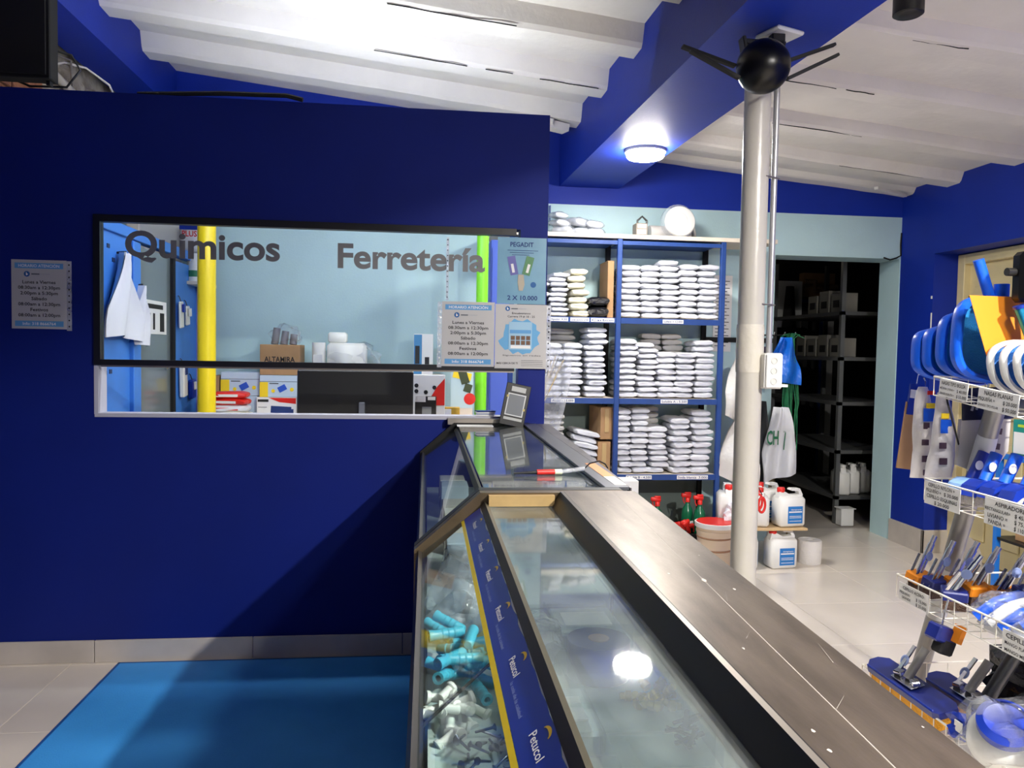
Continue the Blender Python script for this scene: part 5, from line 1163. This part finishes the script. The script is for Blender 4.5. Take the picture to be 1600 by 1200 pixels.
for k in range(18):
    o = bpy.data.objects.new('white_anchor', wm); COL.objects.link(o); o.location = (.05+rr.uniform(-.035, .035), 1.24+rr.uniform(-.05, .05), SZ+.012+.012*(k//7)); o.rotation_euler = (math.pi/2+rr.uniform(-.4, .4), 0, rr.uniform(0, 6.28))
    tag(o, 'small white plastic anchor in the pile beside the blue plugs', 'anchor', 'white anchors piled in the near counter')
sm_ = B(); sm_.lathe([(.002, 0), (.0025, .03), (.006, .034), (0, .037)], 8); sm = sm_.mesh('screw', mat('screw_steel', (110, 116, 132), .3, .9), True)
for k in range(24):
    o = bpy.data.objects.new('screw', sm); COL.objects.link(o); o.location = (.11+rr.uniform(-.045, .04), 1.15+rr.uniform(-.05, .04), SZ+.006+.008*(k//9)); o.rotation_euler = (math.pi/2+rr.uniform(-.5, .5), 0, rr.uniform(0, 6.28))
    tag(o, 'small grey steel screw in the pile in the near counter', 'screw', 'grey screws piled in the near counter')
BRS = mat('brass', (206, 176, 96), .3, .8)
gm = B().lathe([(.004, 0), (.009, 0), (.009, .01), (.006, .012), (.006, .02), (.004, .02)], 10).mesh('brass_fitting', BRS, True)
for k in range(20):
    o = bpy.data.objects.new('brass_fitting', gm); COL.objects.link(o); o.location = (.40+rr.uniform(-.03, .03), 1.28+rr.uniform(-.035, .035), SZ+.008+.009*(k//8)); o.rotation_euler = (rr.uniform(0, 3), rr.uniform(0, 3), rr.uniform(0, 6.28))
    tag(o, 'small brass fitting in the pile under the top glass', 'fitting', 'brass fittings in the near counter')
km = B().box((0, 0, 0), (.008, .05, .003)).mesh('black_clip', BLACK)
for k in range(9):
    o = bpy.data.objects.new('black_clip', km); COL.objects.link(o); o.location = (.415+rr.uniform(-.015, .015), 1.15+rr.uniform(-.02, .02), SZ+.008+.004*k); o.rotation_euler = (rr.uniform(-.3, .3), rr.uniform(-.3, .3), rr.uniform(0, 6.28))
    tag(o, 'thin black clip in the pile under the top glass', 'clip', 'black clips in the near counter')
t = thing('shelf_dividers', 'clear divider plates between the goods in the near counter', 'divider', (.2, 1.0, SZ))
for y in (1.55, 1.31, 1.20, 1.09): B().bb(.02, .44, y-.0015, y+.0015, SZ, SZ+.05).build('plate', CLEAR, t)
B().bb(.270, .274, .3, 1.7, SZ, SZ+.05).build('long_plate', CLEAR, t)
B().cyl((.0, 1.12, SZ+.06), (.157, 1.41, SZ+.06), .003, 6).build('diagonal_rod', BLACKM, t)
t = thing('yellow_label', 'small yellow label on a divider in the near counter', 'label', (.14, 1.545, SZ+.02)); B().bb(.09, .17, 1.5445, 1.5475, SZ+.012, SZ+.045).build('label', mat('pale_yellow', (226, 214, 130), .6), t); B().bb(.10, .16, 1.5435, 1.5445, SZ+.026, SZ+.029).build('print', INK, t)
t = thing('black_roll_case', 'dark blue coil of tape under the top glass', 'coil', (.33, 1.42, SZ))
B().lathe([(.02, 0), (.06, 0), (.06, .07), (.02, .07), (.02, 0)], 28, Matrix.Translation((.335, 1.42, SZ+.001))).build('coil', mat('navy_coil', (40, 50, 84), .35), t, True); B().lathe([(.012, 0), (.02, 0), (.02, .072), (.012, .072)], 20, Matrix.Translation((.335, 1.42, SZ+.001))).build('core', CARD, t, True)
for k, (x, y) in enumerate(((.21, 1.20), (.35, 1.61))):
    t = thing('grey_case', ('grey case in the middle under the counter top glass', 'grey case at the far end under the counter top glass')[k], 'case', (x, y, SZ)); B().bb(x-.07, x+.07, y-.08, y+.08, SZ+.001, SZ+.04, .005).build('case', mat('case_grey', (150, 164, 166), .4), t); B().bb(x-.05, x+.05, y-.04, y+.04, SZ+.04, SZ+.043).build('label', WHITEP, t)
# far counter goods seen through the slanted pane
for k in range(5):
    y = 2.1+.25*k; t = thing('boxed_part', ('first', 'second', 'third', 'fourth', 'fifth')[k]+' pale boxed part in the far counter, counted from the viewer', 'box', (.1, y, SZ)); B().bb(.06, .16, y-.06, y+.06, SZ+.001, SZ+.10+.02*(k % 2), .003).build('carton', (PALE, WHITEP, BAGG, PALE, WHITEP)[k], t); B().bb(.058, .06, y-.04, y+.04, SZ+.03, SZ+.06).build('label', INKB, t)
# ================================================================== JUGS, HANGING BAGS, STOREROOM
def jug(label, x, y, z, rz=0., sc=1.0, cap=RED):
    t = thing('jerrycan', label, 'jug', (x, y, z), rz, 'white jugs beside the pole')
    # body with a sloped shoulder, a handle bridge and a neck
    w, d, h = .19*sc, .125*sc, .20*sc
    B().box((0, 0, h/2), (w, d, h), bev=.018).build('body', WHITE, t, True, True)
    b = B(); b.prism([(-w*.47, h-.012), (w*.47, h-.012), (w*.47, h+.012), (w*.36, h+.05*sc), (.008, h+.052*sc), (.0, h+.04*sc), (w*.06, h+.036*sc), (w*.30, h+.034*sc), (w*.34, h+.012), (-.0, h+.008), (-w*.20, h+.03*sc), (-w*.42, h+.03*sc)], -.022*sc, .022*sc); b.build('handle', WHITE, t, local=True)
    b = B(); b.lathe([(.024*sc, 0), (.025*sc, .004), (.025*sc, .026*sc), (.022*sc, .03*sc), (0, .03*sc)], 20, Matrix.Translation((-w*.31, 0, h+.027*sc))); b.build('cap', cap, t, True, True)
    lb = B().box((.012, -d/2-.0015, h*.42), (w*.56, .003, h*.56)).build('label', LBLUE, t, local=True)
    b = B(); b.box((.012, -d/2-.0035, h*.52), (w*.5, .001, .008)); b.box((.012, -d/2-.0035, h*.38), (w*.46, .001, .003)); b.box((.012, -d/2-.0035, h*.33), (w*.46, .001, .003)); b.box((.012, -d/2-.0035, h*.22), (w*.46, .001, .003))
    put_text(b, 'desengrasante', -.02, .055, h*.60, .009, .01, y=-d/2-.0036, fit=True)
    b.build('label_print', WHITEP, lb, local=True)
    return t
jug('white jug with blue label standing on the floor beside the pole', 2.345, 4.80, 0, .1)
jug('white jug standing on the floor half hidden by the pole', 2.13, 4.83, 0, 1.2)
t = thing('jug_board', 'thin wooden board carrying the upper jugs', 'board', (2.25, 4.82, .255))
B().bb(2.02, 2.50, 4.74, 4.96, .255, .270, .002).build('board', mat('ply', (206, 176, 130), .7, var=.15, scale=12), t)
for x in (2.02, 2.46): B().bb(x, x+.03, 4.93, 4.96, 0, .255).build('leg', mat('ply', (206, 176, 130)), t)
jug('white jug with red cap and blue label, front right on the board', 2.40, 4.82, .271, .12)
jug('white jug with red cap beside the red scissors on the board', 2.21, 4.86, .271, 1.25)
jug('white jug with red cap at the back of the board', 2.33, 5.0, .271, .3, 1.02)
jug('white jug with red cap at the back, near the shelving', 2.21, 5.06, .271, .2, 1.02)
B().bb(2.05, 2.45, 4.93, 5.12, .255, .270).build('rear_board', mat('ply', (206, 176, 130)), t)
jug('tall white jug with red cap left of the pole', 2.06, 5.015, .24, 1.3, 1.1)
t = thing('floor_crate', 'low blue crate under the tall white jugs left of the pole', 'crate', (2.04, 5.03, 0))
for z in (0.0, .08, .16): B().bb(1.97, 2.14, 4.93, 5.11, z, z+.06, .004).build('slat', SKIMD, t)
for x in (1.975, 2.12): B().bb(x, x+.015, 4.94, 5.10, 0, .235).build('end', SKIMD, t)
t = thing('paper_towel_roll', 'white roll standing on the floor beside the jugs', 'roll', (2.60, 4.90, 0))
B().lathe([(.025, 0), (.076, 0), (.078, .01), (.078, .15), (.074, .156), (.025, .156), (.025, .05)], 32).build('roll', mat('towel', (224, 220, 216), .8, bump=.3, bscale=60), t, True, True)
t = thing('scissors', 'red handled scissors hanging beside the pole', 'scissors', (2.04, 4.58, .5))
for s in (0, 1):
    pts = [(2.115+.022*math.cos(a)+s*.02-.02, 4.60, .475-s*.02+.048*math.sin(a)) for a in [k*2*math.pi/16 for k in range(17)]]
    B().tube(pts, .008, 8).build('handle_ring', RED, t, True)
b = B(); b.tube([(2.085, 4.60, .43), (2.07, 4.60, .39), (2.07, 4.60, .36)], .01, 8); b.build('shank', RED, t)
b = B(); b.box((2.07, 4.60, .30), (.016, .004, .13), (0, .06, 0)); b.box((2.065, 4.60, .30), (.014, .004, .13), (0, -.04, 0)); b.build('blades', BLACK, t)
B().tube([(2.115, 4.60, .52), (2.115, 4.66, .56), (2.14, 4.80, .53), (2.17, 4.86, .505)], .003, 5).build('cord', BLACK, t)
# white cloth bags hanging between shelving and pole
def hang_sheet(nm, label, x0, x1, z0, z1, y, m, seed, cat='bag', bot=.0, grp=None):
    r = random.Random(seed); p = [r.uniform(0, 6) for _ in range(4)]
    t = thing(nm, label, cat, ((x0+x1)/2, y, z0), group=grp)
    def f(u_, v): 
        x = x0+(x1-x0)*(u_*(.35+.65*min(1, v*1.6))+.5*(1-(.35+.65*min(1, v*1.6))))
        return (x, y+.025*math.sin(u_*9+p[0]+v*3)+.015*math.sin(v*8+p[1]), z1-(z1-z0)*v+bot*(u_-.5)*v)
    b = B(); b.sheet(f, 16, 18); b.sheet(lambda u_, v: tuple(Vector(f(u_, v))+Vector((0, .012, 0))), 16, 18); b.build('cloth', m, t, True); return t
hang_sheet('hanging_bag', 'white cloth bag hanging behind the pole, the upper one', 2.06, 2.30, .92, 1.40, 5.1, BAGG, 1, bot=-.12)
hang_sheet('hanging_bag', 'white cloth bag hanging behind the pole, the lower one', 2.03, 2.30, .50, .96, 5.08, BAGG, 2, bot=-.12)
t = hang_sheet('shopping_bag', 'white folded shopping bags with green print in the doorway', 2.46, 2.72, .50, 1.02, 5.36, BAGW, 3, bot=.06)
b = B(); put_text(b, 'CH', 2.47, 2.56, .80, .10, .02, y=5.325, M=None); b.build('print', mat('green_ink', (20, 110, 70), .6), t)
hang_sheet('dark_bag', 'dark grey bag hanging behind the white shopping bag', 2.34, 2.56, .46, 1.06, 5.42, mat('charcoal_bag', (46, 48, 50), .4), 8)
t = hang_sheet('blue_bag', 'bright blue plastic bag hanging in the doorway', 2.46, 2.72, 1.20, 1.53, 5.33, mat('bag_blue', (16, 104, 210), .3, bump=.4, bscale=30), 5, bot=-.03)
hang_sheet('purple_bag', 'dark purple bag hanging beside the blue plastic bag', 2.38, 2.50, 1.16, 1.46, 5.36, mat('bag_purple', (66, 52, 72), .35, bump=.4, bscale=30), 6)
t = thing('green_twine', 'bundle of green twine hanging in the doorway', 'twine', (2.66, 5.35, .75))
rr = random.Random(8); TW = mat('green_twine', (24, 112, 70), .6)
for k in range(26):
    x = 2.665+rr.uniform(-.045, .045); y = 5.38+rr.uniform(-.02, .02); zz = .70+rr.uniform(0, .3)
    B().tube([(2.655+rr.uniform(-.03, .03), y, 1.52), (x+rr.uniform(-.02, .02), y, 1.3), (x+rr.uniform(-.025, .025), y, 1.05), (x+rr.uniform(-.02, .02), y, zz)], .0035, 4).build('strand', TW, t, True)
for k in range(12):
    a = rr.uniform(.2, 2.9); B().tube([(2.65, 5.37, 1.5), (2.65+.05*math.cos(a), 5.36, 1.54+.02*math.sin(a)), (2.65+.10*math.cos(a), 5.35, 1.53+.05*math.sin(a)-.02)], .003, 4).build('strand', TW, t, True)
t = thing('hook_rail', 'thin metal hook rail at the left side of the doorway', 'rail', (2.55, 5.37, 1.53))
B().tube([(2.40, 5.40, 1.545), (2.70, 5.40, 1.548)], .006, 8).build('bar', DARKM, t)
for x in (2.43, 2.52, 2.60, 2.68): B().tube([(x, 5.40, 1.548), (x, 5.37, 1.55), (x, 5.36, 1.57)], .004, 6).build('hook', CHROME, t)
B().tube([(2.41, 5.40, 1.545), (2.41, 5.488, 1.545)], .006, 8).build('stay', DARKM, t)
# paper list on the wall left of the pole
t = thing('paper_list', 'white paper list pinned to the wall left of the pole', 'paper', (2.21, 5.48, 1.6))
B().bb(2.10, 2.24, 5.484, 5.488, 1.42, 1.98).build('sheet', WHITEP, t)
b = B()
for k in range(20): b.bb(2.115, 2.20+.02*((k*7) % 2), 5.4825, 5.4835, 1.46+.025*k, 1.465+.025*k)
b.build('print', INK, t)
t = thing('wall_rail', 'dark rail on the wall right of the shelving', 'rail', (2.15, 5.47, 1.5))
B().bb(2.04, 2.56, 5.47, 5.488, 1.49, 1.525).build('bar', BLACKM, t)
# storeroom: steel rack with boxes and jugs
RK = mat('rack_grey', (112, 114, 114), .4, .5)
t = thing('storage_rack', 'grey slotted steel rack in the dark storeroom', 'shelf', (3.75, 6.5, 0))
for x, y in ((3.42, 6.05), (3.42, 7.3), (3.95, 6.05), (3.95, 7.3)): B().bb(x, x+.035, y, y+.035, 0, 2.3).build('post', RK, t)
for z in (.20, .585, .99, 1.365, 1.745):
    B().bb(3.42, 3.98, 6.05, 7.335, z, z+.03).build('shelf', RK, t)
rr = random.Random(4)
for z, n in ((1.395, 4), (1.775, 3)):
    for k in range(n):
        y = 6.12+k*.2; t2 = thing('storeroom_box', 'pale %s box on the %s shelf of the storeroom rack' % (('first', 'second', 'third', 'fourth')[k], 'fourth' if z < 1.6 else 'top'), 'box', (3.52, y, z), group='boxes on the storeroom rack')
        B().bb(3.45, 3.60, y, y+.16, z+.001, z+.16+.03*(k % 2), .003).build('carton', mat('dimmed_white', (120, 118, 110), .7), t2); B().bb(3.446, 3.45, y+.03, y+.12, z+.04, z+.1).build('sticker', BLACKM, t2)  # white darkened in the colour to suit the dim storeroom
for k in range(3): jug(('white jug leftmost on the low storeroom shelf', 'white jug in the middle of the low storeroom shelf', 'white jug rightmost on the low storeroom shelf')[k], 3.52+.12*k, 6.15+.05*k, .231, 1.3, 1.0, WHITE)
t = thing('white_block', 'white block at the foot of the storeroom rack', 'box', (3.45, 5.98, 0))
B().bb(3.42, 3.53, 5.94, 6.03, 0, .14, .004).build('block', WHITEP, t); B().bb(3.41, 3.54, 5.93, 6.04, .14, .146).build('cover', WHITEP, t)
# back of the storeroom
t = thing('storeroom_door', 'blue framed dark door with a white jamb at the storeroom back', 'door', (4.2, 7.95, 0))
B().bb(4.03, 4.27, 8.0, 8.05, 0, 1.98).build('leaf', BLACKM, t); B().bb(4.27, 4.31, 7.98, 8.08, 0, 2.0).build('frame', SHELFB, t); B().bb(4.03, 4.31, 7.98, 8.08, 1.98, 2.02).build('frame', SHELFB, t); B().bb(4.31, 4.42, 7.97, 8.08, 0, 2.1).build('jamb', WHITEP, t)
t = thing('pipework', 'old pipes and beige meter boxes above the storeroom door', 'pipe', (4.2, 7.95, 2.1))
B().bb(4.06, 4.42, 7.98, 8.08, 2.04, 2.3).build('backing', CARD, t); B().tube([(4.06, 7.94, 2.2), (4.15, 7.9, 2.2), (4.15, 7.9, 2.1), (4.25, 7.9, 2.1), (4.4, 7.9, 2.15)], .03, 8).build('pipe', mat('old_pipe', (120, 96, 74), .5), t, True)
t = thing('metal_sheet', 'grey shiny sheet with a dark hanging coat in the storeroom', 'sheet', (3.88, 7.9, 1.4))
B().bb(3.72, 4.02, 7.92, 7.94, 1.70, 2.20).build('sheet', mat('grey_sheet', (196, 198, 196), .4), t)
B().sheet(lambda u_, v: (3.80+.13*u_+.04*(v-.5)*(2*u_-1), 7.89-.03*math.sin(u_*3.1), 2.14-.5*v), 10, 10).build('dark_coat', BLACKM, t, True)
B().bb(3.68, 4.02, 7.85, 8.05, 0, 1.69, .01).build('cabinet', BLACKM, t)
t = thing('floor_sack', 'pale sack lying on the dark storeroom floor', 'sack', (3.30, 7.45, 0))
o = bpy.data.objects.new('sack', bag_mesh('sack', mat('beige_sack', (150, 136, 112), .8), .34, .26, .4, 77)); COL.objects.link(o); o.parent = t; o.location = (0, 0, .13)
B().bb(3.28, 3.32, 7.22, 7.26, .1, .14).build('tie', BLACKM, t)
t = thing('fill_bulb', 'added bare bulb hung out of sight to brighten the storeroom', 'lamp', (2.9, 7.3, 2.4))  # unseen bulb, added to lift the dark room
B().lathe([(0, -.03)]+[(.03*math.cos(a), .03*math.sin(a)) for a in [math.radians(q) for q in range(-70, 61, 13)]], 16, Matrix.Translation((2.9, 7.3, 2.40))).build('bulb', emis('fill_bulb_glow', (255, 240, 220), L_FILL_BULB), t, True)
B().cyl((2.9, 7.3, 2.425), (2.9, 7.3, 2.5), .012, 10).build('socket', BLACK, t, True)
